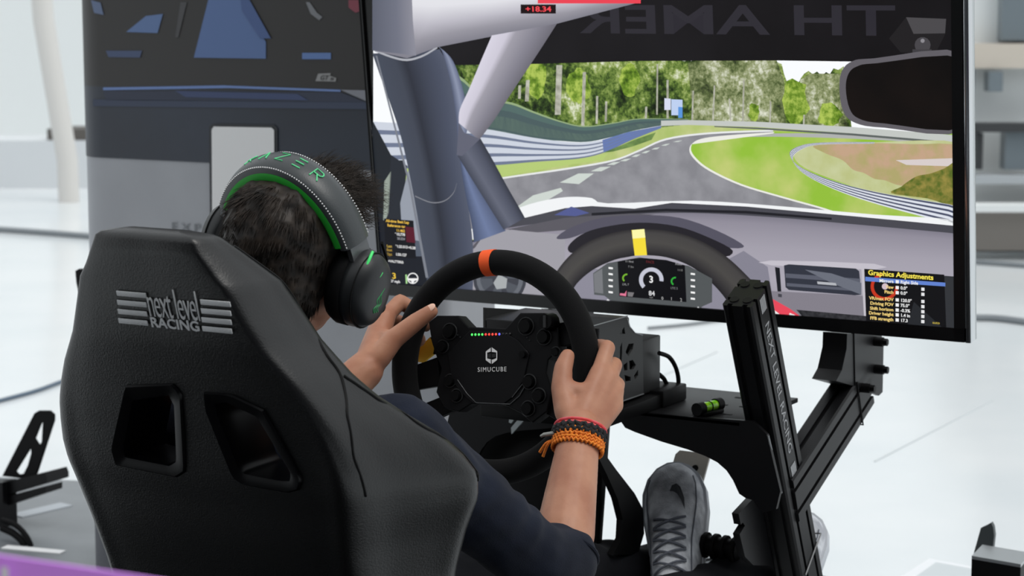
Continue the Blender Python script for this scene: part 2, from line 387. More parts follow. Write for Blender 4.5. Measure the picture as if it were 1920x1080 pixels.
for x, y, rx, ry in [(1490, 188, 26, 42), (1414, 210, 11, 17), (1555, 215, 22, 22), (1180, 150, 18, 30), (1085, 160, 22, 32), (1005, 150, 20, 34)]:
    spm('tree_picture', [(x+rx*math.cos(a)*(1+.22*rj.uniform(-1, 1)), y+ry*math.sin(a)*(1+.15*rj.uniform(-1, 1))) for a in [k*math.pi/9 for k in range(18)]], FOL3)
layer[0] += 1
for x, w_, y0, y1, tl in [(1049, 11, 122, 215, 3), (1096, 6, 135, 236, 3), (990, 7, 150, 190, 2), (1120, 4, 180, 232, 1), (1137, 4, 190, 228, 1), (1233, 3, 120, 215, 1), (1252, 4, 150, 222, 0), (1300, 3, 170, 226, 2), (1340, 3, 160, 226, 3), (1368, 3, 185, 226, -2), (1395, 3, 150, 228, 2), (1445, 3, 190, 230, 1), (1508, 3, 215, 236, 1), (1212, 4, 200, 224, 1), (975, 5, 160, 185, 1)]:
    sp('tree_trunk_picture', [(x-w_/2, y0), (x+w_/2, y0), (x+w_/2-tl, y1), (x-w_/2-tl, y1)], (196, 196, 182), (150, 150, 136), 90, same=True)
layer[0] += 1
for x0, x1, y0, y1, c in [(1246, 1258, 184, 206, (215, 220, 240)), (1259, 1280, 186, 216, (190, 208, 240)), (1272, 1280, 200, 221, (90, 150, 220))]:
    sp('billboard_picture', [(x0, y0), (x1, y0+1), (x1, y1), (x0, y1)], c)
sp('verge_picture', [(700, 255), (900, 290), (1150, 262), (1230, 240), (1300, 232), (1420, 229), (1600, 242), (1800, 258), (1800, 450), (700, 450)], (172, 192, 110), (196, 204, 140), 25)
ft = [(840, 128), (872, 150), (905, 182), (960, 192), (1000, 208), (1050, 226), (1095, 236), (1150, 230), (1200, 222), (1290, 223)]
fb = [(840, 225), (872, 235), (905, 242), (950, 250), (1000, 260), (1050, 264), (1100, 266), (1150, 256), (1200, 242), (1290, 232)]
band('catch_fence_picture', ft, fb, 0, 1, (84, 108, 104), False)
layer[0] += 1
band('catch_fence_picture', ft, fb, 0, .07, (150, 172, 128)); band('catch_fence_picture', ft, fb, .3, .95, (76, 94, 96)); band('catch_fence_picture', ft, fb, .5, .9, (92, 112, 104))
rt = [(700, 228), (800, 234), (905, 241), (1000, 258), (1080, 267), (1130, 262), (1180, 247), (1240, 235)]
rb = [(700, 322), (800, 316), (930, 309), (1000, 303), (1085, 297), (1135, 285), (1185, 262), (1240, 240)]
band('guard_rail_picture', rt, rb, 0, 1, (206, 212, 224), False)
layer[0] += 1
for t in (.16, .42, .68, .92): band('guard_rail_picture', rt, rb, t, t+.09, (112, 122, 146))
sp('guard_rail_picture', [(1130, 262), (1180, 247), (1240, 236), (1240, 240), (1185, 262), (1132, 286)], (104, 124, 178))
sp('grass_shadow_picture', [(1132, 286), (1190, 262), (1230, 248), (1222, 262), (1185, 275), (1150, 284)], (86, 116, 66), (120, 150, 84), 60)
sp('verge_picture', [(700, 318), (940, 309), (1085, 298), (1140, 288), (1130, 300), (1060, 310), (930, 333), (700, 360)], (182, 204, 120))
road_o = [(700, 372), (930, 334), (1060, 315), (1150, 299), (1200, 280), (1250, 259), (1330, 248), (1450, 243)]
road_i = [(1450, 250), (1350, 257), (1305, 265), (1293, 280), (1302, 298), (1330, 320), (1390, 348), (1470, 372), (1560, 398), (1600, 420)]
sp('road_picture', smooth(road_o, 5, False)+smooth(road_i, 5, False)+[(1400, 440), (700, 440)], (134, 134, 140), (150, 150, 156), 30)
sp('road_line_picture', smooth(road_o, 5, False)+[(x, y+3.5) for x, y in smooth(road_o, 5, False)][::-1], (232, 234, 234))
layer[0] += 1
for q in ([(958, 396), (1000, 366), (1052, 352), (1056, 358), (1012, 384), (975, 398)], [(1050, 342), (1085, 325), (1114, 325), (1086, 345)], [(1108, 321), (1126, 313), (1146, 312), (1128, 321)], [(1138, 309), (1150, 304), (1164, 303), (1152, 309)], [(1162, 302), (1172, 298), (1184, 297), (1174, 302)], [(1184, 294), (1192, 290), (1202, 289), (1194, 294)], [(1203, 287), (1211, 283), (1220, 282), (1212, 287)], [(1222, 280), (1228, 277), (1238, 276), (1232, 280)], [(1240, 273), (1248, 270), (1257, 269), (1249, 273)], [(1262, 266), (1270, 264), (1280, 263), (1272, 266)]):
    sp('road_dash_picture', q, (206, 214, 208), same=True)
sp('grass_picture', smooth(road_i, 5, False)+[(1800, 460), (1800, 248), (1600, 246), (1450, 246)], (148, 192, 62), (206, 208, 132), 9, lo=.45, hi=.75)
sp('road_picture', smooth([(1350, 258), (1450, 250), (1600, 252), (1790, 262), (1790, 270), (1600, 260), (1450, 256)], 3), (176, 178, 176))
sp('road_line_picture', smooth(road_i, 5, False)+[(x+3, y-2.5) for x, y in smooth(road_i, 5, False)][::-1], (236, 236, 228))
sp('far_rail_picture', [(1240, 226), (1290, 225), (1420, 228), (1600, 238), (1800, 254), (1800, 268), (1600, 250), (1420, 238), (1290, 234), (1240, 236)], (196, 200, 196))
sp('far_rail_picture', [(1340, 236), (1420, 239), (1600, 250), (1800, 267), (1800, 271), (1600, 254), (1420, 242), (1340, 238)], (96, 102, 100))
sp('infield_picture', smooth([(1488, 288), (1500, 274), (1530, 268), (1640, 266), (1800, 268), (1800, 330), (1800, 395), (1700, 374), (1620, 355), (1540, 328), (1500, 308)], 4), (200, 206, 158), (188, 194, 134), 30)
sp('heather_picture', smooth([(1526, 272), (1600, 268), (1710, 270), (1800, 276), (1800, 345), (1750, 352), (1690, 348), (1660, 338), (1640, 335), (1620, 324), (1600, 318), (1580, 300), (1550, 288)], 4), (196, 164, 136), (176, 166, 112), 45)
sp('pond_picture', [(1680, 300), (1800, 296), (1800, 312), (1700, 309)], (216, 206, 204))
sp('bush_picture', smooth([(1672, 362), (1690, 350), (1700, 342), (1720, 330), (1745, 325), (1770, 316), (1800, 305), (1800, 384), (1740, 372)], 4), (88, 106, 40), (152, 140, 70), 90)
r2t = [(1640, 266), (1540, 267), (1498, 274), (1481, 288), (1500, 312), (1560, 338), (1650, 361), (1800, 386)]
r2b = [(1640, 269), (1541, 271), (1505, 279), (1487, 297), (1506, 324), (1563, 354), (1650, 384), (1800, 424)]
band('inner_rail_picture', r2t, r2b, 0, 1, (222, 226, 236), False)
layer[0] += 1
for t in (0.02, .27, .52, .78): band('inner_rail_picture', r2t, r2b, t, t+.11, (78, 84, 108))
# ---- the car around the view
sp('bonnet_picture', smooth([(900, 425), (960, 395), (1010, 378), (1065, 369), (1110, 371), (1140, 381), (1300, 376), (1460, 386), (1640, 402), (1800, 414), (1800, 450), (900, 450)], 3), (242, 244, 246))
sp('cowl_picture', [(905, 440), (985, 408), (1060, 390), (1110, 386), (1190, 391), (1260, 380), (1400, 387), (1600, 405), (1800, 424), (1800, 450), (905, 450)], (74, 74, 82))
sp('cowl_picture', [(1040, 403), (1072, 387), (1106, 399), (1080, 405)], (84, 92, 146))
sp('wiper_picture', [(1110, 399), (1250, 391), (1400, 395), (1560, 408), (1560, 412), (1400, 400), (1250, 396), (1110, 404)], (34, 34, 40))
spg('dashboard_picture', [(880, 470), (895, 445), (935, 430), (1050, 414), (1180, 402), (1300, 399), (1450, 407), (1600, 420), (1800, 438)], [(880, 640), (895, 640), (935, 640), (1050, 640), (1180, 640), (1300, 640), (1450, 640), (1600, 640), (1800, 650)], [(0, (128, 125, 138)), (.06, (146, 142, 155)), (.25, (164, 160, 172)), (.5, (172, 168, 180)), (1, (150, 147, 158))])
sp('dashboard_picture', [(880, 470), (905, 440), (1000, 420), (1060, 408), (1180, 400), (1230, 402), (1130, 412), (1075, 430), (1000, 436), (960, 430)], (92, 90, 98))
sp('dashboard_picture', [(700, 560), (880, 480), (905, 445), (950, 430), (1060, 440), (1060, 600), (700, 600)], (160, 158, 166))
sp('dashboard_picture', [(1420, 600), (1440, 545), (1600, 553), (1800, 568), (1800, 650), (1420, 640)], (132, 128, 138))
sp('dashboard_picture', [(1395, 470), (1440, 500), (1450, 560), (1430, 600), (1300, 590), (1340, 500)], (134, 132, 146))
sp('dashboard_picture', [(1090, 500), (1050, 560), (1060, 600), (1440, 620), (1420, 545)], (140, 138, 152))
sp('cluster_hood_picture', smooth([(1044, 446), (1072, 426), (1130, 408), (1200, 403), (1275, 408), (1345, 432), (1396, 461), (1360, 463), (1300, 440), (1200, 424), (1120, 430), (1070, 446)], 4), (86, 84, 98))
sp('cluster_hood_picture', smooth([(1066, 462), (1090, 440), (1130, 426), (1200, 417), (1270, 424), (1330, 445), (1375, 470), (1340, 480), (1200, 440), (1110, 456), (1075, 474)], 4), (38, 36, 42))
# round vent
cvx, cvy = 938, 522
ringp = lambda cx, cy, r0, r1, a0, a1, n=24, ky=1: [(cx+r1*math.cos(R(a0+(a1-a0)*k/n)), cy-ky*r1*math.sin(R(a0+(a1-a0)*k/n))) for k in range(n+1)]+[(cx+r0*math.cos(R(a1-(a1-a0)*k/n)), cy-ky*r0*math.sin(R(a1-(a1-a0)*k/n))) for k in range(n+1)]
sp('vent_picture', ringp(cvx, cvy, 0.1, 50, 0, 360), (64, 66, 74))
sp('vent_picture', ringp(cvx, cvy, 36, 44, 0, 360), (104, 108, 116))
for a in range(0, 360, 60): sp('vent_picture', ringp(cvx, cvy, 14, 37, a, a+38, 6), (82, 86, 94), same=True)
sp('vent_picture', [(926, 530), (936, 514), (952, 522), (950, 540), (932, 542)], (168, 172, 174))
# game steering wheel
wo = [(1018, 580), (1028, 545), (1045, 508), (1075, 473), (1110, 450), (1155, 435), (1205, 429), (1262, 434), (1312, 450), (1358, 477), (1400, 515), (1432, 553), (1450, 600)]
wi = [(1060, 590), (1068, 560), (1082, 532), (1112, 506), (1150, 488), (1175, 482), (1205, 478), (1250, 482), (1292, 497), (1322, 518), (1352, 548), (1376, 582), (1390, 610)]
spg('game_wheel_rim_picture', wo, wi, [(0, (46, 44, 46)), (.15, (70, 68, 68)), (.5, (76, 74, 72)), (.8, (56, 54, 56)), (1, (36, 35, 38))])
sp('game_wheel_band_picture', [(1185, 431), (1209, 429), (1214, 478), (1191, 479)], (246, 222, 60))
sp('game_wheel_band_picture', [(1186, 431), (1209, 429), (1211, 445), (1187, 447)], (252, 248, 170))
# digital dash
sp('digital_dash_picture', [(1113, 512), (1140, 493), (1200, 482), (1292, 498), (1336, 522), (1336, 566), (1318, 574), (1306, 586), (1150, 566), (1134, 554), (1115, 552)], (84, 88, 90))
sp('digital_dash_picture', [(1114, 513), (1130, 503), (1132, 550), (1116, 548)], (120, 122, 126))
sp('digital_dash_picture', [(1159, 490), (1178, 486), (1205, 483), (1250, 487), (1285, 497), (1288, 566), (1162, 555)], (16, 16, 20))
layer[0] += 1
for k in range(5):
    sp('dash_button_picture', [(1142, 500+k*11.3), (1150, 501+k*11.3), (1150, 504.5+k*11.3), (1142, 503.5+k*11.3)], (245, 245, 245), same=True)
    sp('dash_button_picture', [(1296, 511+k*11.6), (1304, 512+k*11.6), (1304, 515.5+k*11.6), (1296, 514.5+k*11.6)], (245, 245, 245), same=True)
sp('gauge_picture', ringp(1222, 524, 15.5, 23, -8, 225), (196, 198, 212), same=True)
sp('gauge_picture', ringp(1176, 521, 5.5, 8.5, 80, 230, 10), (120, 180, 50), same=True)
sp('gauge_picture', ringp(1267, 527, 5.5, 8.5, 80, 240, 10), (50, 170, 60), same=True)
stx('3', 1222, 524, 13, (240, 240, 240), off=.0004); stx('84', 1223, 550, 9, (210, 210, 212), off=.0003)
for s, x, y, h, c in [('LVL 7', 1174, 533, 4, (170, 172, 174)), ('LTC 2', 1265, 540, 4, (150, 152, 154)), ('0', 1243, 559, 6, (190, 190, 190)), ('1', 1260, 560, 6, (190, 190, 190)), ('2', 1278, 562, 6, (190, 190, 190)), ('11 Nml', 1181, 490, 4, (170, 170, 172)), ('7 3m', 1184, 500, 4, (150, 150, 150)), ('Power', 1274, 495, 4, (170, 170, 172)), ('1:1.0', 1276, 506, 4, (150, 150, 150)), ('PACE', 1220, 491, 5, (110, 40, 44)), ('mph', 1222, 557, 3, (150, 150, 150))]: stx(s, x, y, h, c)
sp('digital_dash_picture', [(1164, 549), (1172, 550), (1176, 544), (1175, 555), (1163, 553)], (222, 120, 150)); sp('digital_dash_picture', [(1178, 547), (1190, 548), (1187, 556), (1178, 555)], (120, 118, 120))
sp('dash_trim_picture', [(1135, 565), (1141, 560), (1147, 566), (1305, 579), (1310, 574), (1318, 582), (1308, 583), (1145, 568)], (235, 236, 238))
# vents to the right
sp('vent_picture', smooth([(1446, 488), (1640, 494), (1640, 505), (1448, 497)], 2), (196, 192, 202))
sp('vent_picture', [(1454, 500), (1463, 502), (1466, 546), (1459, 546)], (30, 32, 38)); sp('vent_picture', [(1460, 550), (1467, 551), (1467, 557), (1460, 556)], (70, 70, 78), same=True)
sp('vent_picture', [(1471, 497), (1480, 495), (1606, 503), (1612, 508), (1616, 552), (1604, 553), (1480, 543), (1474, 538)], (52, 55, 66))
layer[0] += 1
for q in ([(1474, 512), (1614, 522), (1614, 530), (1474, 520)], [(1476, 530), (1616, 541), (1616, 546), (1476, 536)]): sp('vent_picture', q, (92, 95, 108), same=True)
sp('vent_picture', [(1510, 505), (1560, 512), (1616, 530), (1616, 552), (1560, 530)], (108, 112, 124))
sp('vent_picture', [(1533, 527), (1568, 530), (1570, 535), (1534, 532)], (180, 182, 188))
sp('vent_picture', [(1616, 502), (1628, 504), (1632, 615), (1622, 612)], (196, 192, 200))
sp('kerb_decal_picture', [(1450, 560), (1482, 578), (1507, 596), (1456, 592)], (232, 74, 92)); sp('kerb_decal_picture', [(1482, 586), (1507, 596), (1478, 595)], (240, 240, 240)); sp('kerb_decal_picture', [(1452, 580), (1468, 592), (1455, 592)], (240, 240, 240), same=True)
sp('carbon_strip_picture', [(1494, 580), (1626, 592), (1800, 610), (1800, 640), (1512, 600)], (60, 60, 64), (38, 38, 42), 150)
# roll cage and pillar
sp('roof_picture', [(700, -170), (1800, -170), (1800, 118), (1460, 113), (1200, 114), (985, 120), (840, 122), (800, 90), (700, 90)], (19, 17, 19), (26, 24, 27), 6)
layer[0] += 1
stx('TH AMER', 1374, 40, 56, (46, 44, 51), mirror=True, sx=2.0, off=.001)
sp('mirror_mount_picture', [(1668, 72), (1700, 32), (1775, 35), (1774, 62), (1755, 100), (1690, 98)], (34, 32, 34)); sp('mirror_mount_picture', [(1700, 32), (1775, 35), (1773, 62), (1714, 63)], (76, 74, 77)); sp('mirror_mount_picture', ringp(1731, 84, .1, 15, 0, 360, 14), (72, 70, 74)); sp('mirror_mount_picture', [(1712, 92), (1748, 92), (1748, 106), (1712, 106)], (64, 62, 66)); sp('mirror_mount_picture', ringp(1731, 76, .1, 4, 0, 360, 8), (140, 138, 144))
sp('game_mirror_picture', smooth([(1575, 165), (1580, 132), (1600, 114), (1640, 109), (1810, 101), (1810, 242), (1660, 239), (1605, 230), (1582, 208)], 4), (98, 95, 101))
sp('game_mirror_picture', smooth([(1587, 165), (1592, 138), (1608, 124), (1645, 118), (1810, 111), (1810, 236), (1660, 231), (1612, 222), (1594, 203)], 4), (13, 11, 11), (24, 18, 16), 8)
sp('window_post_picture', [(700, 225), (740, 300), (760, 300), (740, 420), (700, 420)], (34, 38, 44)); sp('window_post_picture', [(735, 290), (765, 310), (752, 440), (725, 440)], (40, 44, 52)); sp('window_post_picture', [(722, 340), (735, 320), (730, 400), (720, 420)], (150, 160, 150), same=True)
sp('door_picture', [(700, 408), (760, 420), (800, 460), (840, 560), (840, 590), (700, 590)], (26, 29, 38)); sp('door_picture', [(752, 380), (772, 300), (800, 400), (812, 460), (770, 455), (755, 430)], (150, 156, 168)); sp('door_picture', [(752, 445), (810, 455), (815, 480), (758, 480)], (86, 94, 108))
spg('pillar_picture', [(700, 100), (714, 140), (732, 190), (755, 262), (778, 370), (796, 480), (806, 560)], [(826, 92), (844, 130), (858, 210), (864, 285), (874, 350), (888, 455), (888, 560)], [(0, (70, 76, 90)), (.28, (66, 71, 84)), (.42, (46, 49, 60)), (.62, (62, 67, 82)), (.85, (74, 80, 98)), (1, (84, 90, 108))])
spg('pillar_picture', [(822, 86), (832, 100), (848, 160), (858, 230), (860, 288)], [(826, 88), (850, 112), (868, 160), (880, 225), (872, 262)], [(0, (84, 92, 116)), (.5, (140, 148, 172)), (1, (96, 104, 130))])
spg('pillar_picture', [(862, 285), (872, 350), (886, 420), (890, 454)], [(866, 285), (892, 340), (926, 395), (950, 432)], [(0, (70, 80, 106)), (.5, (110, 124, 160)), (1, (84, 94, 122))])
pseam = [(704, 92), (735, 104), (765, 110), (795, 102), (822, 86)]
sp('pillar_seam_picture', smooth(pseam, 4, False)+[(x, y+4) for x, y in smooth(pseam, 4, False)][::-1], (176, 178, 186))
ps2 = [(780, 366), (810, 378), (835, 375), (852, 360), (858, 342)]
sp('pillar_seam_picture', smooth(ps2, 4, False)+[(x, y+2) for x, y in smooth(ps2, 4, False)][::-1], (130, 132, 140)); sp('pillar_seam_picture', [(706, 104), (709, 104), (772, 345), (805, 520), (800, 520), (768, 345)], (124, 128, 138), same=True)
spg('roll_cage_picture', [(860, 292), (880, 325), (905, 365), (930, 405), (946, 430)], [(902, 258), (926, 300), (952, 348), (976, 390), (986, 408)], [(0, (66, 70, 84)), (.35, (100, 104, 120)), (.75, (78, 82, 98)), (1, (52, 55, 66))])
spg('roll_cage_picture', [(700, -60), (860, -60), (1010, -60), (1150, -60), (1250, -60)], [(700, 94), (765, 109), (822, 88), (1046, 44), (1200, 4)], [(0, (240, 240, 244)), (.42, (226, 226, 232)), (.62, (190, 188, 198)), (.8, (152, 150, 160)), (1, (128, 127, 138))], curve=False)
spg('roll_cage_picture', [(700, -60), (700, 30), (700, 94)], [(772, -60), (776, 40), (782, 104)], [(0, (92, 96, 110)), (.6, (112, 115, 130)), (1, (140, 140, 152))], curve=False)
spg('roll_cage_picture', [(924, 66), (905, 110), (882, 165), (864, 205), (862, 230)], [(1046, 44), (1010, 100), (960, 175), (930, 222), (900, 262)], [(0, (216, 212, 226)), (.25, (206, 202, 216)), (.38, (160, 157, 168)), (.7, (134, 132, 144)), (1, (108, 106, 116))])
sp('roll_cage_picture', [(862, 230), (872, 248), (902, 260), (868, 292), (858, 290)], (98, 100, 116))
# head-up display
sp('hud_picture', [(1010, -30), (1203, -30), (1203, 6), (1010, 6)], (236, 68, 84)); sp('hud_picture', [(978, 8), (1044, 8), (1044, 25), (978, 25)], (26, 12, 14)); stx('+18.34', 1011, 17, 10, (246, 74, 84), sx=1.45, off=.0003)
sp('hud_picture', [(722, 409), (777, 413), (782, 484), (725, 480)], (18, 19, 26)); sp('hud_picture', [(762, 424), (778, 426), (781, 455), (764, 453)], (86, 22, 40))
Y_ = (242, 196, 78); Wt = (235, 235, 235)
for s, x, y, h, c, sx in [('All-time Best Lap', 747, 415, 5, Y_, 1.05), ('Reference car', 745, 423, 5, Y_, 1), ('11.462', 753, 432, 5, Y_, 1), ('*10,778', 752, 439, 5, Wt, 1), ('20.224', 754, 447, 4.5, (150, 150, 156), 1), ('Last', 732, 461, 5, (190, 160, 70), 1), ('*1:25.013', 755, 462, 5, Wt, 1), ('+0.28', 774, 464, 5, Wt, 1), ('Best', 732, 468, 5, (170, 140, 60), 1), ('Opt', 732, 476, 5, (170, 140, 60), 1), ('1:50.127', 754, 477, 5, Wt, 1), ('+VALTTERI5', 744, 490, 4.5, Wt, 1), ('57 mph', 743, 527, 5, Wt, 1), ('3', 741, 517, 11, (246, 206, 70), 1.3)]: stx(s, x, y, h, c, sx=sx, off=.0002, rot=-.02)
sp('hud_picture', [(762, 514), (765, 514), (766, 531), (763, 531)], (170, 220, 150)); sp('hud_picture', ringp(776, 521, 8.5, 10.5, 0, 360, 20), (240, 240, 240)); sp('hud_picture', [(767, 521), (785, 521), (785, 524), (779, 526), (777, 531), (774, 531), (773, 526), (767, 524)], (240, 240, 240), same=True)
sp('settings_panel_picture', [(1622, 503), (1772, 514), (1776, 622), (1626, 610)], (20, 20, 23))
sp('settings_panel_picture', [(1772, 516), (1800, 518), (1800, 640), (1776, 622)], (52, 54, 58)); sp('settings_panel_picture', [(1715, 565), (1776, 620), (1700, 618)], (40, 42, 46))
sp('settings_panel_picture', ringp(1660, 536, 20, 26, 100, 360, 24), (196, 56, 34))
sp('settings_panel_picture', [(1624, 518), (1774, 529), (1774, 536), (1624, 526)], (98, 130, 206))
sp('settings_panel_picture', ringp(1661, 536, .1, 6, 0, 360, 12), (210, 190, 200))
stx('Graphics Adjustments', 1690, 515, 9.5, (250, 232, 90), sx=1.06, off=.0003, rot=-.012)
rows = [('Mirrors', 'Right Side', 527), ('Yaw', '0.0°', 538), ('Pitch', '0.0°', 547.5), ('VR/max FOV', '120.0°', 561), ('Driving FOV', '75.0°', 570.5), ('Shift horizon', '-0.3%', 580), ('Driver height', '1.4 in', 589), ('FFB strength', '17.3', 598.5)]
for i, (a, b, y) in enumerate(rows):
    stx(a, 1677, y, 6, (246, 214, 130) if i else (245, 245, 235), 'RIGHT', 1.05, .0002); stx(b, 1690, y+1, 6, (240, 240, 240), 'LEFT', 1.0, .0002)
    sp('settings_panel_picture', [(1681, y-3), (1687, y-2.6), (1687, y+3.4), (1681, y+3)], (240, 240, 242))
    if i: sp('settings_panel_picture', [(1729, y), (1735, y+.4), (1735, y+6.4), (1729, y+6)], (230, 230, 232), same=True)
stx('auto', 1757, 604, 5, (220, 196, 80), sx=1.1)
# ================================================================== rig frame
RIG = thing('simulator_rig', 'black aluminium profile simulator frame with angled uprights and wheel deck under the steering wheel', 'simulator rig', (0, .7, 0))
EDGE = mat('machined_edge', (120, 122, 124), .35, .8)
SLOT = mat('profile_slot', (8, 8, 8), .6, spec=.2)
SEAM = mat('seam_grey', (98, 100, 102), .4, .3)
def rotm(ax, ay, az): return M((tuple(ax), tuple(ay), tuple(az))).transposed()
def profile(name, p, q, w, d, side, parent=RIG, m=BLK, slots=2, both=True):
    """aluminium profile: p->q axis, w along side vector, d along the third axis, slots cut along the faces"""
    p, q = V(p), V(q); t = (q-p).normalized(); s = (V(side)-t*V(side).dot(t)).normalized(); f = t.cross(s)
    # cross-section with slots
    sw = .004; sdp = .006; sec = []
    def face(a, b, n, L):
        # points along face from a to b; inward normal -n
        k = max(1, slots if L > .05 else 1); out = []
        for i in range(k):
            c = (i+.5)/k; e = sw/L
            out += [a.lerp(b, c-e), a.lerp(b, c-e)-n*sdp, a.lerp(b, c+e)-n*sdp, a.lerp(b, c+e)]
        return out
    c = [V((-w/2, -d/2)), V((w/2, -d/2)), V((w/2, d/2)), V((-w/2, d/2))]; ns = [V((0, -1)), V((1, 0)), V((0, 1)), V((-1, 0))]
    bv = .003
    for i in range(4):
        a, b = c[i], c[(i+1) % 4]; u = (b-a).normalized(); sec.append(a+u*bv); sec += face(a, b, ns[i], (b-a).length); sec.append(b-u*bv)
    mb = MB(); mb.loft([[o_ + s*v.x + f*v.y for v in sec] for o_ in (p, q)])
    return mb.build(name, m, parent, 30)
PD = (onX(1500, 1080, .27)-onX(1400, 548, .27)).normalized()
ptop = onX(1399, 549, .27); 
def at_z(z): return ptop + PD*((z-ptop.z)/PD.z)
post = profile('upright', ptop, at_z(.05), .05, .078, (1, 0, 0))
pf = PD.cross(V((1, 0, 0))).normalized()
if pf.y > 0: pf = -pf
# end cap detail: four bores on the top
mb = MB()
for a in (-.011, .011):
    for b in (-.022, .022):
        c = ptop+V((1, 0, 0))*a*1.0+pf*b; mb.cyl(c-PD*.0001, c-PD*.0016, .0075, 14)
tag(mb.build('end_bores', SLOT, post), kind='stuff')
# lettering down the right face
zx = V((1, 0, 0)); fx = frame(ptop+PD*.178+zx*.0255, PD, zx.cross(PD), zx)
text('frame_lettering', 'NEXT LEVEL RACING', .022, fx, SILVERPRINT, post, .0003, 1.16, space=1.04)
for k, (a, b) in enumerate(((.006, .032), (.326, .352))):
    for j in range(4):
        c0 = ptop+PD*a+zx*.0256+pf*(-.0075+j*.005); MB().box(c0+PD*(b-a)/2, (.0004, .0038, b-a), rotm(zx, pf, PD)).build('frame_stripe', SILVERPRINT, post, None)
# short left upright
profile('upright', V((-.27, at_z(.6).y, .6)), V((-.27, at_z(.05).y, .05)), .05, .078, (1, 0, 0))
# base rails and cross members
for X in (-.27, .27): profile('base_rail', (X, -.45, .04), (X, 1.75, .04), .05, .08, (1, 0, 0))
for Y in (-.3, .45, 1.6): profile('cross_member', (-.245, Y, .04), (.245, Y, .04), .05, .08, (0, 1, 0))
# wheel deck and its side plates
DK = R(11); dd = V((0, math.cos(DK), -math.sin(DK))); dn = V((0, math.sin(DK), math.cos(DK)))
GY = 1.03; zd = onY(1300, 782, GY).z; d0 = V((0, GY, zd)); dd = V((0, 1, 0)); dn = V((0, 0, 1)); L = .24
c = d0+dd*(L/2)-dn*.004
MB().box(c, (.49, L, .008), rotm(zx, dd, dn), .0015).build('wheel_deck', BLK, RIG)
mb = MB()
for a in (.16, .2):
    for k in (.2, .5, .8): mb.box(V((a, d0.y, d0.z))+dd*L*k+dn*.0002, (.018, .006, .001), rotm(zx, dd, dn))
tag(mb.build('deck_slots', SLOT, RIG), kind='stuff')
side = [(1163, 772), (1386, 788), (1412, 790), (1438, 815), (1463, 921), (1455, 955), (1428, 962), (1412, 938), (1398, 934), (1386, 926), (1374, 900), (1362, 882), (1345, 867), (1322, 855), (1290, 843), (1240, 828), (1190, 810), (1172, 802), (1164, 790)]
pts = [onY(x, y, GY) for x, y in side]
for sg in (1, -1):
    MB().prism([V((sg*(p.x), p.y, p.z)) for p in pts], (0, .008, 0)).build('side_plate', BLK, RIG, 30)
mb = MB()
for (a, b) in (((1440, 816), (1465, 924)),):
    p, q = onX(*a, .2965), onX(*b, .2965); mb.tube([p, q], .002, 8)
mb.build('plate_edge', EDGE, RIG)
# lower clamp block on the upright
cl = [(1372, 962), (1402, 930), (1440, 930), (1480, 960), (1490, 1060), (1400, 1058), (1384, 1042), (1374, 1000), (1384, 984), (1380, 978), (1376, 982)]
MB().prism([onX(x, y, .235) for x, y in cl], (.012, 0, 0)).build('clamp_block', BLK, RIG, 30)
# hidden front structure under the deck: centre column carrying pedal base
MB().box((-.15, 1.06, .42), (.26, .02, .46), M.Rotation(R(-8), 3, 'X'), .004).build('shin_panel', BLK2, RIG)
# cable tie around upright
def tie(pt, sc=1):
    c = pt; h = [c+zx*a*.0268+pf*b*.041 for a, b in ((-1, -1), (1, -1), (1, 1), (-1, 1))]
    return MB().tube([h[0]-PD*.004, h[1]-PD*.012, h[2]+PD*.012, h[3]+PD*.004], .0016, 6, True).build('cable_tie', SEAM, RIG)
tie(onX(1497, 1035, .27))
# curved brace under the deck (dark band left of the shoe)
br = [(1112, 812), (1130, 845), (1155, 880), (1190, 925), (1206, 955), (1208, 1000), (1196, 1040), (1150, 1040), (1166, 1010), (1168, 975), (1158, 935), (1138, 890), (1118, 850), (1100, 815)]
MB().prism([onX(x, y, .03) for x, y in br], (-.012, 0, 0)).build('curved_brace', BLK2, RIG, 30)
for q in ([(959, 814), (958, 802), (981, 775), (988, 782)], [(954, 792), (956, 770), (974, 772), (958, 794)]): MB().prism([onY(x, y, .985) for x, y in q], (0, .004, 0)).build('floor_glimpse', mat('floor_glimpse_grey', (164, 172, 174), .5), RIG, None)  # pale plates standing in for bright floor glimpsed through the rig
# ------------------------------------------------------------------ bubble level on the deck
bc = V((0, 0, 0)); 
def ondeck(x, y, h=0): return onP(x, y, V((0, d0.y, d0.z))+dn*h, dn)
b0 = ondeck(1306, 768, .012); b1 = ondeck(1350, 757, .012); bd = (b1-b0).normalized()
lv = thing('spirit_level', 'small spirit level with bright green vial lying on the black wheel deck', 'spirit level', ondeck(1328, 770))
MB().cyl(b0.lerp(b1, .2), b0.lerp(b1, .84), .0085, 18).build('vial', mat('green_vial', (74, 190, 16), .15, spec=.5, c2=(170, 230, 40), nscale=120), lv)
MB().cyl(b0, b0.lerp(b1, .24), .0105, 18).build('end_cap', BLK2, lv); MB().cyl(b0.lerp(b1, .78), b1, .0105, 18).build('end_cap', BLK2, lv)
MB().cyl(b0.lerp(b1, .5), b0.lerp(b1, .54), .0092, 18).build('mark_ring', BLK2, lv)
MB().box(b0.lerp(b1, .5)-dn*.0085, (.028, .05, .006), rotm(bd.cross(dn), bd, dn), .001).build('base', BLK2, lv)
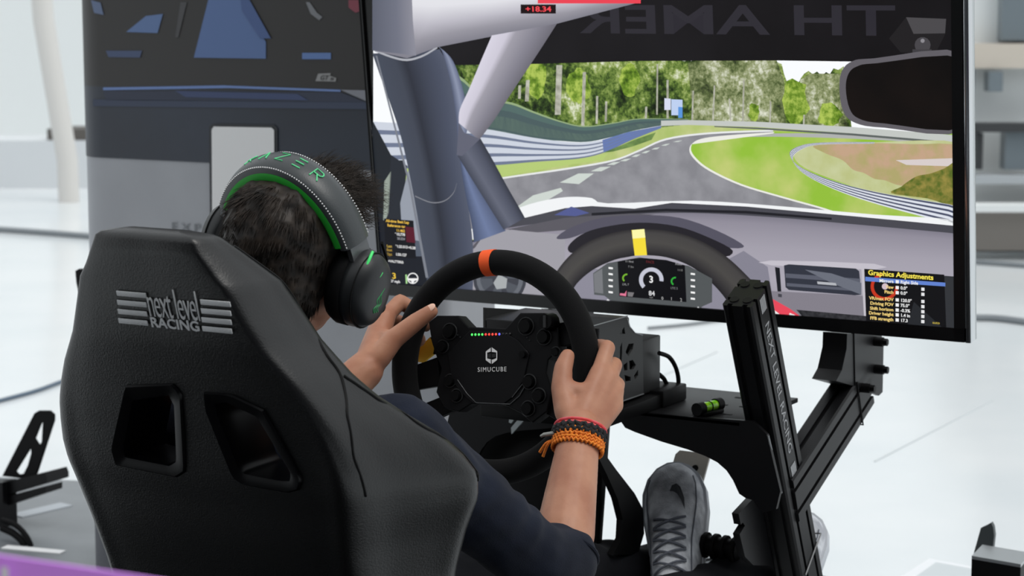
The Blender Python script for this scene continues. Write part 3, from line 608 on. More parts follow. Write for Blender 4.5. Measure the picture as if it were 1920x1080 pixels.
# ------------------------------------------------------------------ wheel base motor
mo = thing('wheel_base_motor', 'black square wheel base motor with perforated side brackets behind the steering wheel', 'motor', (0, .95, 0))
MX = -.026
def mp(X, y, z): return V((X+MX, 0, 0)) + V((0, d0.y, d0.z)) + dd*y + dn*z
DR = rotm(zx, dd, dn)
mc = onX(1238, 660, .063); my = (V((0, mc.y, mc.z))-V((0, d0.y, d0.z))).dot(dd); 
mtop = .155
DG = mat('dark_grey_metal', (46, 47, 48), .4, .2, .3)
# side bracket with cut-outs, both sides (2-D coords: along deck, above deck)
def P2(x, y, X=.064): p = onX(x, y, X)-V((0, d0.y, d0.z)); p.x = 0; return (p.dot(dd), p.dot(dn))
out = [P2(*q) for q in [(1098, 593), (1172, 597), (1176, 612), (1186, 624), (1200, 628), (1202, 738), (1150, 756), (1098, 756)]]
holes = [[(1157, 626), (1166, 612), (1168, 626)], [(1168, 660), (1174, 644), (1184, 643), (1182, 655), (1174, 668)], [(1164, 684), (1172, 678), (1172, 694), (1166, 696)], [(1175, 676), (1182, 674), (1188, 684), (1184, 692), (1176, 694)], [(1166, 702), (1178, 706), (1178, 714), (1168, 716)], [(1184, 704), (1192, 692), (1192, 704), (1186, 712)], [(1158, 650), (1162, 640), (1162, 660), (1160, 690), (1157, 680)]]
GM = mat('dark_grey_metal', (46, 47, 48), .4)
for sg in (1, -1):
    mtx = frame(V((MX+sg*.092, d0.y, d0.z)), dd, dn, V((1, 0, 0)))
    plate('side_bracket', [out]+[[P2(*q) for q in h] for h in holes], mtx, .004, GM, mo, .0005)
zt = out[1][1]; hz = P2(1238, 628)[1]; hy = P2(1196, 700)[0]
MB().box(mp(0, (my-.26+hy)/2, (zt-.004+.022)/2), (.15, hy-my+.26, zt-.026), DR, .004).build('motor_body', BLK, mo)
MB().box(mp(0, (hy+my)/2, (hz+.024)/2), (.18, my-hy, hz-.024), DR, .003).build('rear_housing', DG, mo)
MB().box(mp(0, (out[0][0]+out[1][0])/2, zt+.002), (.188, out[1][0]-out[0][0], .004), DR, .001).build('top_plate', GM, mo)
MB().tube([mp(.094, out[0][0], zt+.004), mp(.094, out[1][0], zt+.004)], .0012, 6).build('bright_edge', STEEL, mo)
MB().tube([mp(.0945, *out[1]), mp(.0945, *out[2]), mp(.0945, *out[3]), mp(.0945, *out[4])], .001, 6).build('bright_edge', STEEL, mo)
MB().tube([mp(.0945, *P2(1202, 738)), mp(.0945, *P2(1150, 756))], .0012, 6).build('bright_edge', STEEL, mo)
fp = [P2(1098, 593)[0], 0]
MB().box(mp(.012, fp[0]+.002, .135), (.2, .006, .055), DR, .001).build('front_bracket', BLK, mo)
for X in (-.06, .085): MB().cyl(mp(X, fp[0]-.006, .135), mp(X, fp[0], .135), .009, 16).build('bolt', EDGE, mo)
MB().box(mp(0, my-.1, .011), (.22, .3, .022), DR, .002).build('mount_foot', BLK2, mo)
MB().box(mp(.085, my+.005, .014), (.06, .09, .028), DR, .003).build('mount_foot', BLK2, mo)
MB().cyl(mp(.02, .06, .095), mp(.02*0, fp[0]+.02, .095), .03, 20).build('shaft', BLK, mo)
# cables behind the motor
for nm, pts, X in (('black cable looping from the motor to the deck', [(1236, 662), (1255, 670), (1268, 692), (1272, 720), (1262, 742)], .075), ('short black cable hanging low behind the motor', [(1236, 702), (1246, 712), (1252, 728), (1252, 744)], .06)):
    o = MB().tube(catmull([onX(x, y, X) for x, y in pts], 8), .0038, 10).build('motor_cable', RUBBER); tag(o, nm, 'cable')
# ------------------------------------------------------------------ monitor stand arms
ms = thing('monitor_stand', 'black profile monitor stand with curved bolted brackets rising behind the angled upright', 'monitor stand', (0, 1.3, 0))
a0 = onX(1512, 862, .30); a1 = onX(1602, 724, .30); ad = (a1-a0).normalized(); an = V((0, -ad.z, ad.y))
for sg in (1, -1):
    c0 = V((sg*.277, a0.y, a0.z))-an*.042-ad*.06; c1 = V((sg*.277, a1.y, a1.z))-an*.042+ad*.06
    c1 = V((sg*.277, a1.y, a1.z))-an*.042+ad*.075
    arm = profile('arm', c0, c1, .046, .084, (1, 0, 0), ms)
    # curved bracket
    cp = [onX(x, y, .30) for x, y in [(1575, 622), (1572, 655), (1564, 690), (1552, 716), (1604, 724), (1648, 742), (1655, 735), (1657, 640), (1650, 622)]]
    mb = MB()
    inner = [onX(x, y, .30) for x, y in [(1604, 622), (1600, 660), (1590, 700), (1578, 718)]]
    MB().prism([V((sg*p.x, p.y, p.z)) for p in cp[4:]+[cp[0].lerp(cp[8], .35)]], (-sg*.006, 0, 0)).build('bolt_plate', BLK, ms, 30)
    w_ = [onX(x, y, .254) for x, y in [(1543, 622), (1542, 650), (1533, 690), (1522, 710)]]
    outer = [onX(x, y, .254) for x, y in [(1592, 622), (1590, 660), (1580, 700), (1566, 722)]]
    rings = []
    for k in range(4):
        p = V((sg*.254, w_[k].y, w_[k].z)); q = V((sg*.254, outer[k].y, outer[k].z)); e = V((sg*.044, 0, 0)); rings.append([p, q, q+e, p+e])
    MB().loft(rings).build('curved_riser', BLK, ms, 30)
    for (x, y) in [(1640, 640), (1641, 692), (1616, 727)]:
        p = onX(x, y, .30); p = V((sg*p.x, p.y, p.z)); MB().cyl(p, p+V((sg*.016, 0, 0)), .0085, 12).cyl(p+V((sg*.016, 0, 0)), p+V((sg*.024, 0, 0)), .0065, 6).build('bolt', BLK2, ms)
    t0 = V((sg*.277, a1.y, a1.z))-an*.042+ad*.01
    q = [t0+zx*a*.0245+an*b*.0435 for a, b in ((-1, -1), (1, -1), (1, 1), (-1, 1))]
    MB().tube(q, .0016, 6, True).build('cable_tie', BLK2, ms)
# crossbar bolted to the back of the monitor
MB().box((0, MY+.075, onX(1600, 625, .28).z+.12), (.62, .03, .08), None, .003).build('crossbar', BLK, ms)
# ------------------------------------------------------------------ pedals
pd = thing('pedal_set', 'black pedal set with steel foot plates on the rig in front of the grey shoes', 'pedals', (.05, 1.45, 0))
pc = onX(1288, 880, .045)
pn = V((0, -math.cos(R(35)), math.sin(R(35)))); pu = V((0, math.sin(R(35)), math.cos(R(35))))
def pedal(c, nm='foot_plate'):
    rec = [(-.032, -.09), (.032, -.09), (.032, .022), (.026, .03), (-.026, .03), (-.032, .022)]
    o = plate(nm, [rec], frame(c, zx, pu, pn), .004, mat('satin_steel', (176, 172, 164), .45, .15), pd, .0006)
    mb = MB(); mb.cyl(c+pn*.002+zx*.012, c+pn*.0045+zx*.012, .006, 10); mb.build('screw', SLOT, o)
    MB().box(c-pu*.14-pn*.012, (.02, .2, .012), rotm(zx, pu, pn), .002).build('lever', BLK, pd)
pedal(pc+pu*.0+V((0, .01, 0))); pedal(V((.2, pc.y+.09, pc.z-.06)))
s0, s1 = onY(1312, 1020, 1.16), onY(1384, 1032, 1.16)
sb = MB().cyl(s0, s1, .017, 20).build('damper', BLK2, pd)
mb = MB()
for k in range(4):
    p = s0.lerp(s1, .12+k*.25); mb.cyl(p, p+(s1-s0)*.09, .022, 20)
mb.build('damper_ring', RUBBER, pd)
mb = MB(); rnd = random.Random(3)
for k, (x, y) in enumerate([(1322, 1052), (1340, 1058), (1352, 1064), (1330, 1070), (1365, 1052), (1362, 1068)]):
    p = onX(x, y, .07); MB().cyl(p, p+V((.02, .0, .006)), .0065, 8).build('bolt', STEEL, pd)
MB().box((.06, pc.y+.16, .2), (.34, .3, .02), M.Rotation(R(25), 3, 'X'), .003).build('base_plate', BLK, pd)
for X in (-.1, .22): MB().box((X, pc.y+.22, .16), (.03, .05, .17), None, .003).build('support', BLK, pd)
# ================================================================== steering wheel
WC = V((0, .674, .775)); WT = R(10); WR = R(6)
wx0 = zx; wy0 = V((0, math.sin(WT), math.cos(WT))); wn = V((0, -math.cos(WT), math.sin(WT)))
wx = wx0*math.cos(WR)+wy0*math.sin(WR); wy = wy0*math.cos(WR)-wx0*math.sin(WR)
sw = thing('steering_wheel', 'round black suede steering wheel with orange centre band and button hub', 'steering wheel', (0, .674, 0))
SUEDE = mat('black_suede', (17, 17, 18), .9, spec=.1, bump=.25, bscale=900, sheen=.04)
RC = .157
def rim(a, r=RC): return WC + wx*math.cos(a)*r + wy*math.sin(a)*r
def rimtube(mb, a0, a1, n, rad, closed):
    rings = []
    for k in range(n if closed else n+1):
        a = a0+(a1-a0)*k/n; c = rim(a); o_ = (c-WC).normalized()
        rings.append([c+o_*math.cos(2*math.pi*j/20)*rad+wn*math.sin(2*math.pi*j/20)*rad*1.1 for j in range(20)])
    mb.loft(rings, True, not closed, closed); return mb
RT = .0195
rimtube(MB(), 0, 2*math.pi, 96, RT, True).build('rim', SUEDE, sw)
am = R(90)+R(1.5)
rimtube(MB(), am-.055, am+.055, 6, RT+.0006, False).build('centre_band', mat('orange_suede', (238, 92, 44), .75, spec=.2, bump=.15, bscale=900), sw)
HP = WC - wn*.012
def onW(x, y, h=0): return onP(x, y, HP+wn*h, wn)
def W2(x, y): p = onP(x, y, HP, wn)-HP; return (p.dot(wx), p.dot(wy))
HF = frame(HP, wx, wy, wn)
HUB = mat('hub_plastic', (14, 14, 16), .5, spec=.14)
hub_out = [(819, 640), (814, 606), (828, 595), (866, 595), (886, 616), (956, 619), (984, 590), (1026, 590), (1052, 616), (1054, 655), (1034, 674), (1030, 700), (1040, 730), (1032, 770), (1006, 790), (984, 772), (956, 758), (892, 755), (868, 770), (843, 764), (828, 735), (838, 690), (828, 668)]
hub = plate('hub_plate', [[W2(*q) for q in hub_out]], HF, .022, HUB, sw, .002)
plate('face_panel', [[W2(*q) for q in [(872, 640), (890, 622), (954, 625), (980, 640), (1000, 665), (990, 712), (972, 742), (952, 757), (896, 754), (876, 738), (858, 712), (850, 665)]]], frame(HP+wn*.012, wx, wy, wn), .004, mat('hub_panel', (18, 18, 20), .45, spec=.14), sw, .001)
MB().tube([onW(*q, .0145) for q in [(858, 712), (876, 738), (893, 755), (956, 758), (974, 742), (992, 710)]], .0007, 6).build('panel_edge', SEAM, hub)
MB().tube([onW(*q, .0145) for q in [(960, 745), (990, 707)]], .0008, 6).build('panel_edge', SEAM, hub)
def spoke(pts): plate('spoke', [[W2(*q) for q in pts]], frame(HP-wn*.002, wx, wy, wn), .012, HUB, sw, .0015)
spoke([(1040, 610), (1090, 600), (1100, 640), (1045, 650)]); spoke([(822, 672), (772, 690), (768, 732), (828, 722)]); spoke([(1030, 730), (1085, 770), (1070, 800), (1020, 770)]); spoke([(845, 740), (770, 770), (785, 800), (850, 770)])
lc = [(70, 235, 90)]*4+[(250, 60, 50)]*4+[(90, 90, 255)]+[(28, 28, 30)]*3
for i, c_ in enumerate(lc):
    p = onW(886+i*6.4, 627.5-.1*i, .0135); lit = sum(c_) > 120
    MB().ell(p, .0024, seg=10).build('led', mat('led_%d_%d_%d' % c_, c_, .4, emit=2.2 if lit else 0), hub)
def button(x, y, r, h=.01, m=BLK2, ring=True):
    p = onW(x, y, .011); o = MB().cyl(p, p+wn*h, r, 20, r*.92).build('button', m, sw)
    if ring: MB().tube([p+wn*.003+wx*math.cos(a)*r*1.25+wy*math.sin(a)*r*1.25 for a in [k*math.pi/8 for k in range(16)]], .0011, 6, True).build('button_ring', GM, o)
for q in [(988, 612, .0105), (1022, 632, .0095), (845, 622, .01), (832, 650, .008), (994, 716, .009), (1012, 742, .009), (992, 766, .009), (846, 714, .008), (858, 742, .008), (984, 665, .0055), (1044, 660, .006)]: button(*q)
p = onW(1034, 604, .011); MB().cyl(p, p+wn*.02, .014, 12, .011).build('rotary_knob', BLK2, sw); MB().box(p+wn*.021, (.004, .018, .003), rotm(wx, wy, wn)).build('knob_mark', GM, sw)
for q in [(866, 664), (874, 664), (956, 664), (964, 664)]: button(*q, .003, .003, SLOT, False)
mb = MB()
for q in [(858, 628), (863, 632), (868, 636), (983, 628), (988, 633), (993, 638)]: mb.cyl(onW(*q, .013), onW(*q, .0145), .0013, 6)
mb.build('indicator_dots', GM, hub)
# hexagon emblem and maker's lettering
ec = onW(921.5, 667, .0162); ef = frame(ec, wx, wy, wn)
hexa = lambda r: [(r*.88*math.sin(k*math.pi/3), r*math.cos(k*math.pi/3)) for k in range(6)]
inn = [(-.0075, .0048), (-.002, .006), (.0085, .0048), (.0085, -.004), (.002, -.006), (-.0075, -.004)]
plate('emblem', [hexa(.0128), inn], ef, .0006, WHITE, hub)
plate('emblem', [[(-.0055, .003), (.0066, .0028), (.0066, -.0024), (-.0055, -.003)]], ef, .0006, GM, hub)
MB().box(ec+wn*.0005, (.0012, .026, .0006), rotm(wx, wy, wn)).build('emblem_line', HUB, hub)
text('hub_lettering', 'SIMUCUBE', .0098, frame(onW(922.5, 693, .0162), wx, wy, wn), WHITE, hub, .0002, .92, space=1.25)
# shift paddle, yellow on the left
YEL = mat('yellow_paddle', (255, 200, 58), .45)
def onWb(x, y): return onP(x, y, WC-wn*.045, wn)
MB().prism([onWb(*q) for q in [(768, 676), (790, 648), (806, 632), (815, 648), (812, 664), (792, 680)]], -wn*.006).build('shift_paddle', YEL, sw, 30)
MB().prism([onWb(*q) for q in [(806, 632), (820, 640), (840, 650), (838, 668), (812, 664), (815, 648)]], -wn*.006).build('paddle_arm', BLK2, sw, 30)
MB().prism([onWb(*q) for q in [(1030, 640), (1075, 640), (1080, 680), (1040, 680)]], -wn*.006).build('paddle_arm', BLK2, sw, 30)
MB().cyl(WC-wn*.02, mp(0, fp[0]+.01, .095), .03, 24).build('quick_release', BLK, sw)
# ================================================================== racing seat
# rows measured on the rear face: photo row, rear Y, half width of rear panel, width of wing tip, wing depth, thickness
SR = [(431, -.100, .045, .045, .022, .022), (434, -.108, .066, .066, .036, .036), (445, -.114, .078, .080, .05, .05), (470, -.114, .088, .095, .068, .06), (530, -.104, .119, .126, .10, .062), (585, -.095, .134, .142, .11, .064), (640, -.083, .152, .162, .11, .066), (700, -.066, .182, .194, .11, .068), (740, -.055, .198, .214, .122, .07), (780, -.045, .211, .238, .145, .07), (820, -.035, .219, .262, .172, .07), (860, -.026, .224, .278, .188, .07), (895, -.018, .224, .288, .196, .07), (940, -.006, .219, .282, .195, .07), (1000, .008, .211, .262, .186, .07), (1080, .028, .204, .240, .176, .07), (1180, .05, .198, .225, .17, .07)]
SX0 = -.012
srow = []
for py, Y, a, b, d, t in SR:
    # centre column position in the picture only fixes the height
    z = onX(330, py, 0).z if False else None
    k = CAM.y; p = V((SX0, Y, 0)); dist = (p-CAM).dot(V((-math.sin(YAW), math.cos(YAW), 0)))
    # solve height so that the rear centre shows at this row
    tp = math.tan(PITCH); q = (540-py)/F
    z = HCAM + dist*(q*math.cos(PITCH)-math.sin(PITCH))/(math.cos(PITCH)+q*math.sin(PITCH))
    srow.append((z, Y, a, b, d, t))
SRA = np.array(srow)[::-1]      # ascending z
def srow_at(z): return [np.interp(z, SRA[:, 0], SRA[:, i]) for i in range(1, 6)]
def section(z, n=5):
    Y, a, b, d, t = srow_at(z)
    e = min(.03, a*.3, d*.35)
    half = [(.0, 0), (.45*a, 0), (.8*a, .002), (a-e*.25, e*.3), (a+(b-a)*.25, .34*d+.004), (a+(b-a)*.7, .68*d), (b, .9*d), (b-.012 if d > .06 else b-.006, d)]
    inn = [(b-.045 if d > .06 else b*.7, .93*d), (a*.86, max(.62*d, t*.8)), (a*.7, max(t+.0, .42*d)), (.35*a, t)]
    R_ = half+inn
    pts = [(x, y) for x, y in R_] + [(0, t)] + [(-x, y) for x, y in R_[:0:-1]]
    return [V((SX0+p.x, Y+p.y, z)) for p in catmull([V((x, y, 0)) for x, y in pts], n, True)]
zs = list(np.linspace(SRA[0, 0], SRA[-5, 0], 46)) + list(np.linspace(SRA[-5, 0], SRA[-1, 0], 16)[1:])
mb = MB(); mb.loft([section(z) for z in zs])
seat = thing('racing_seat', 'black leather racing bucket seat with two shoulder openings and silver logo on its back', 'racing seat', (0, .1, 0))
sme = mb.mesh('seat')
def rear(x, y):      # point of the rear face seen at this pixel
    p = V((0, 0, 0)); Y = -.06
    for _ in range(8):
        p = onY(x, y, Y); Y = srow_at(p.z)[0]
    return p
HB = [[(237, 722), (328, 719), (342, 738), (350, 884), (334, 895), (218, 872), (209, 842)], [(383, 735), (432, 738), (496, 768), (567, 897), (564, 918), (542, 924), (457, 909), (438, 897), (386, 768)]]
HI = [[(250, 753), (316, 742), (326, 762), (330, 864), (318, 872), (236, 856), (234, 840)], [(406, 758), (424, 755), (482, 783), (545, 888), (542, 901), (520, 899), (456, 886), (448, 874), (407, 772)]]
mods = []; cutobs = []
for h in HB:
    c2 = V((sum(p[0] for p in h)/len(h), sum(p[1] for p in h)/len(h), 0))
    pts = [rear(c2.x+(x-c2.x)*.94, c2.y+(y-c2.y)*.94) for x, y in h]
    mb = MB(); mb.prism([p+V((0, -.05, 0)) for p in pts], (0, .3, 0)); co = bpy.data.objects.new('cut', mb.mesh('cut')); col.objects.link(co); cutobs.append(co)
    mods.append(('BOOLEAN', dict(operation='DIFFERENCE', solver='EXACT', object=co)))
sme = evaluated(sme, mods)
for co in cutobs: bpy.data.objects.remove(co)
back = link('back_shell', sme, LEATHER, seat, 50)
GLOSS = mat('gloss_black', (7, 7, 9), .28, spec=.14)
for h, i_ in zip(HB, HI):
    o3 = [rear(*p) for p in h]; i3 = [rear(*p) for p in i_]
    oo = catmull(o3, 5, True)
    # bring both loops to the same count by angle
    def resample(L, n=48):
        L = [V(p) for p in L]+[V(L[0])]; s = [0]
        for k in range(1, len(L)): s.append(s[-1]+(L[k]-L[k-1]).length)
        out = []
        for k in range(n):
            t = s[-1]*k/n; j = max(0, min(len(s)-2, int(np.searchsorted(s, t, 'right'))-1)); f = (t-s[j])/max(1e-9, s[j+1]-s[j]); out.append(L[j].lerp(L[j+1], f))
        return out
    A = resample(o3); cc = sum(A, V())/len(A); B = resample(i3)
    # align starts
    j0 = min(range(48), key=lambda j: (B[j]-cc).normalized().dot(-(A[0]-cc).normalized())); B = B[j0:]+B[:j0]
    y_ = lambda L, d: [p+V((0, d, 0)) for p in L]
    Cn = [p.lerp(cc, .06) for p in B]
    MB().loft([y_(A, .012), y_(A, -.001), y_([a.lerp(b, .12) for a, b in zip(A, B)], -.004), y_([a.lerp(b, .55) for a, b in zip(A, B)], -.003), y_([a.lerp(b, .92) for a, b in zip(A, B)], -.001), y_(B, .006), y_(Cn, .075), y_([p.lerp(q, .5) for p, q in zip(A, Cn)], .078)], True, False).build('opening_bezel', GLOSS, seat, 35)
# seams, laid on the surface of the seat
def proj(p):
    v = p-CAM; d = v.dot(CH); return (960+F*v.dot(CR)/d, 540-F*v.dot(CU)/d)
grid = [(section(z)[:36]) for z in np.linspace(SRA[1, 0], SRA[-2, 0], 150)]
gp = np.array([[proj(p) for p in r] for r in grid])
def on_seat(x, y):
    k = int(np.argmin((gp[..., 0]-x)**2+(gp[..., 1]-y)**2)); return grid[k//36][k % 36]
PIPE = mat('piping_dark', (7, 7, 8), .5, spec=.2)
for ln_ in ([(455, 442), (478, 452), (512, 492), (550, 555), (600, 645), (640, 705), (652, 780), (664, 850), (682, 930)], [(646, 706), (700, 742), (760, 778), (820, 815), (870, 850), (896, 876), (910, 900)]):
    P = [on_seat(*q) for q in [(v.x, v.y) for v in catmull([V((x, y, 0)) for x, y in ln_], 10)]]
    for _ in range(6): P = [P[0]]+[(P[k-1]+P[k]*2+P[k+1])/4 for k in range(1, len(P)-1)]+[P[-1]]
    for sg in (1, -1): MB().tube([V((p.x if sg > 0 else 2*SX0-p.x, p.y, p.z)) for p in P], .0019, 6).build('piping', PIPE, seat)
# embroidered logo
def rowY(py): return rear(330, py)
lc0 = rear(327, 585); up_ = (rear(327, 560)-rear(330, 612)); up_ = V((0, up_.y, up_.z)).normalized(); ln = V((0, -up_.z, up_.y)); ln = V((0, -abs(up_.z), up_.y))
THREAD = mat('silver_thread', (186, 188, 190), .5, bump=.3, bscale=900)
def lpt(x, y): return onP(x, y, lc0+ln*.0015, ln)
lf = lambda x, y: frame(lpt(x, y), zx, up_, ln)
text('seat_lettering', 'next level', .036, lf(324, 574), THREAD, seat, .0006, .62, off=-.0004, space=.9)
bpy.data.objects[seat.children[-1].name].data.transform(M.Translation(lpt(324, 575)) @ rotm(zx, up_, ln).to_4x4() @ M.Diagonal((1, 1.55, 1, 1)) @ rotm(zx, up_, ln).to_4x4().inverted() @ M.Translation(-lpt(324, 575)))
text('seat_lettering', 'RACING', .0175, lf(328, 609), THREAD, seat, .0006, 1.12, off=.0003)
for k in range(4):
    a, b = lpt(219+k*1.2, 550+k*17.2), lpt(274+k*1.0, 554+k*17.2)
    for a, b in ((a, b), (lpt(376+k*1.2, 566+k*16.7), lpt(432+k*1.0, 571+k*16.7))):
        c = (a+b)/2; MB().box(c, (abs(b.x-a.x), .0065, .0016), rotm(zx, up_, ln), .0006).build('logo_stripe', THREAD, seat)
# cushion and mounts
mb = MB(); mb.box((0, .36, .30), (.42, .5, .13), M.Rotation(R(12), 3, 'X'), .04, 4); mb.build('cushion', LEATHER, seat)
for X in (-.24, .24): MB().box((X, .36, .33), (.07, .5, .16), M.Rotation(R(12), 3, 'X'), .03, 4).build('side_bolster', LEATHER, seat)
for X in (-.2, .2): MB().box((X, .3, .15), (.012, .42, .16), None, .003).build('seat_bracket', BLK, seat)
# ================================================================== person
person = thing('person', 'person with dark hair in navy shirt seated with both hands on the steering wheel', 'person', (0, .3, 0))
J = lambda x, y, Y: onY(x, y, Y)
rw = J(1088, 806, .575); lw = J(684, 694, .575)
rel = V((.262, .40, .552)); lel = V((-.30, .36, .57)); rsh = V((.165, .15, .775)); lsh = V((-.185, .14, .80))
HC = V((.008, .165, 1.003)); hr = R(13); hp = R(4)
he = V((math.cos(hr), 0, -math.sin(hr))); hn0 = V((math.sin(hr), 0, math.cos(hr)))
hf = V((0, 1, 0))*math.cos(hp) - hn0*math.sin(hp); hn = hn0*math.cos(hp)+V((0, 1, 0))*math.sin(hp)
HR = rotm(he, hf, hn)
def hl(e, f, n): return HC+he*e+hf*f+hn*n
def hand(mb, wrist, fingers, thumb, fr=.0112, pk=1.0):
    # palm: metacarpals and webs
    mcps = [f[0] for f in fingers]
    fan = [wrist+(m-wrist)*.12 + (mcps[i]-mcps[1])*.35 for i, m in enumerate(mcps)]
    for i, m in enumerate(mcps): mb.cap2(fan[i], m, .0178*pk, (.0142 if i < 3 else .013)*pk)
    for i in range(3):
        mb.cap2(mcps[i], mcps[i+1], .0125, .0125); mb.cap2(fan[i].lerp(mcps[i], .5), fan[i+1].lerp(mcps[i+1], .5), .0145, .0145)
    for i, f in enumerate(fingers):
        s = [1.0, 1.03, .98, .86][i]; mb.chain(f, [fr*1.12*s, fr*1.05*s, fr*.93*s, fr*.8*s])
    mb.chain([wrist.lerp(thumb[0], .4)]+thumb, [.02, .0185, .0158, .0138, .0112])
    mb.cap2(thumb[1], mcps[0].lerp(fan[0], .45), .0135, .0135); mb.cap2(thumb[0], fan[1].lerp(mcps[1], .4), .017, .016)
rf = [[J(1124, 698, .648), J(1139, 652, .682), J(1122, 648, .716), J(1100, 658, .708)], [J(1143, 706, .66), J(1152, 684, .70), J(1135, 690, .724), J(1108, 696, .712)], [J(1153, 733, .66), J(1158, 721, .70), J(1140, 728, .722), J(1112, 732, .71)], [J(1153, 760, .65), J(1155, 752, .686), J(1140, 760, .71), J(1114, 764, .70)]]
rth = [J(1063, 772, .585), J(1053, 727, .602), J(1056, 690, .618), J(1064, 668, .632)]
lf_ = [[J(722, 596, .65), J(750, 566, .695), J(790, 588, .716), J(798, 612, .70)], [J(708, 620, .655), J(732, 598, .708), J(776, 618, .724), J(788, 638, .702)], [J(702, 643, .65), J(726, 628, .706), J(766, 642, .72), J(776, 660, .698)], [J(700, 664, .64), J(722, 652, .688), J(752, 662, .71), J(762, 676, .692)]]
lth = [J(712, 668, .588), J(738, 636, .604), J(779, 604, .625), J(808, 584, .638)]
mb = MB()
# trunk, neck, legs
mb.ell((0, .14, .66), (.16, .1, .2)); mb.ell((0, .19, .42), (.15, .11, .14)); mb.cap2((-.12, .14, .775), (.11, .14, .765), .055, .055)
mb.cap2((0, .115, .82), hl(0, -.012, -.10), .056, .054)
hips = ((.09, .25, .38), (-.09, .25, .38)); knees = (V((.12, .78, .34)), V((-.07, .80, .41))); ank = (onX(1425, 1082, .185), onX(1252, 1075, .02))
for h, k_, a_ in zip(hips, knees, ank): mb.cap2(h, k_, .075, .055); mb.cap2(k_, a_, .052, .036)
# head
mb.ell(hl(0, -.012, .016), (.07, .088, .084), HR, 28); mb.ell(hl(0, .018, -.03), (.062, .07, .085), HR, 24); mb.ell(hl(0, .045, -.08), (.036, .036, .034), HR)
mb.cap2(hl(0, .092, .005), hl(0, .108, -.035), .009, .013)
for s in (-1, 1):
    mb.ell(hl(s*.074, .0, -.02), (.008, .018, .03), HR); mb.ell(hl(s*.03, .078, .008), (.016, .012, .01), HR); mb.ell(hl(s*.034, .074, -.035), (.022, .02, .024), HR)
mb.cap2(hl(-.016, .086, -.064), hl(.016, .086, -.064), .008, .008)
# arms
for sh, el, wr in ((rsh, rel, rw), (lsh, lel, lw)):
    mb.cap2(sh, el, .046, .038); f1 = el.lerp(wr, .3); f2 = el.lerp(wr, .82)
    mb.chain([el, f1, f2, wr], [.0375, .041, .0315, .029])
hand(mb, rw, rf, rth); hand(mb, lw, lf_, lth, .0118, 1.16)
bme = fuse(mb, .0034, 5, .45)
body = link('body', bme, SKIN, person, 180)
NAIL = mat('nail', (222, 178, 156), .3)
tdir = (lth[3]-lth[2]).normalized(); tq = (CAM-lth[3]).normalized(); tq = (tq-tdir*tq.dot(tdir)).normalized(); tup = (tq*.62+V((0, 0, 1))*.7); tup = (tup-tdir*tup.dot(tdir)).normalized()
MB().ell(lth[3]+tdir*.003+tup*.0079, (.0062, .0085, .0022), rotm(tdir.cross(tup), tdir, tup), 14).build('thumb_nail', NAIL, body)
EYE = mat('eye_white', (230, 228, 224), .2)
for s in (-1, 1): MB().ell(hl(s*.03, .084, .006), .0095, seg=12).build('eye', EYE, body)
# shirt
NAVY = mat('navy_cloth', (26, 31, 44), .88, spec=.12, c2=(19, 23, 34), nscale=14, bump=.3, bscale=700, sheen=.05)
mb = MB()
mb.ell((0, .145, .64), (.178, .118, .21)); mb.ell((0, .19, .43), (.168, .125, .15)); mb.cap2((-.13, .145, .78), (.115, .15, .765), .064, .062)
mb.cap2((0, .12, .81), (0, .125, .868), .075, .066)
rs2 = rel.lerp(rw, .12)
mb.chain([rsh, rsh.lerp(rel, .5), rsh.lerp(rel, .86), rs2], [.062, .054, .051, .05]); mb.chain([lsh, lsh.lerp(lel, .5), lel, lel.lerp(lw, .12)], [.064, .057, .054, .054])
mb.cap2((.12, .2, .72), rsh.lerp(rel, .45), .05, .045)
tme = fuse(mb, .005, 8, .5)
def folds(co, no):
    n = MN.noise(co*14)*.5+MN.noise(co*30+V((3, 1, 2)))*.3
    w_ = math.sin((co-rsh).dot((rel-rsh).normalized())*70+MN.noise(co*9)*9)*.0014*max(0, min(1, (co.x-.08)/.12))
    return no*(n*.006+w_)
displace(tme, folds); shirt = link('shirt', tme, NAVY, person, 180)
hc = rel.lerp(rw, .15); hd = (rw-rel).normalized(); h1 = hd.cross(zx).normalized(); h2 = hd.cross(h1)
MB().tube([hc+h1*math.cos(a)*.048+h2*math.sin(a)*.048 for a in [k*math.pi/16 for k in range(32)]], .0035, 8, True).build('sleeve_hem', NAVY, shirt)
# trousers
DARK = mat('dark_trousers', (26, 27, 31), .85, spec=.12, bump=.3, bscale=500)
mb = MB()
for h, k_, a_ in zip(hips, knees, ank): mb.cap2(h, k_, .095, .068); mb.cap2(k_, k_.lerp(a_, .99), .066, .05)
mb.cap2(hips[0], hips[1], .11, .11)
pme = fuse(mb, .006, 6)
displace(pme, lambda co, no: no*(MN.noise(co*16)*.006+math.sin(co.y*70+MN.noise(co*8)*5)*.0025)); link('trousers', pme, DARK, person, 180)
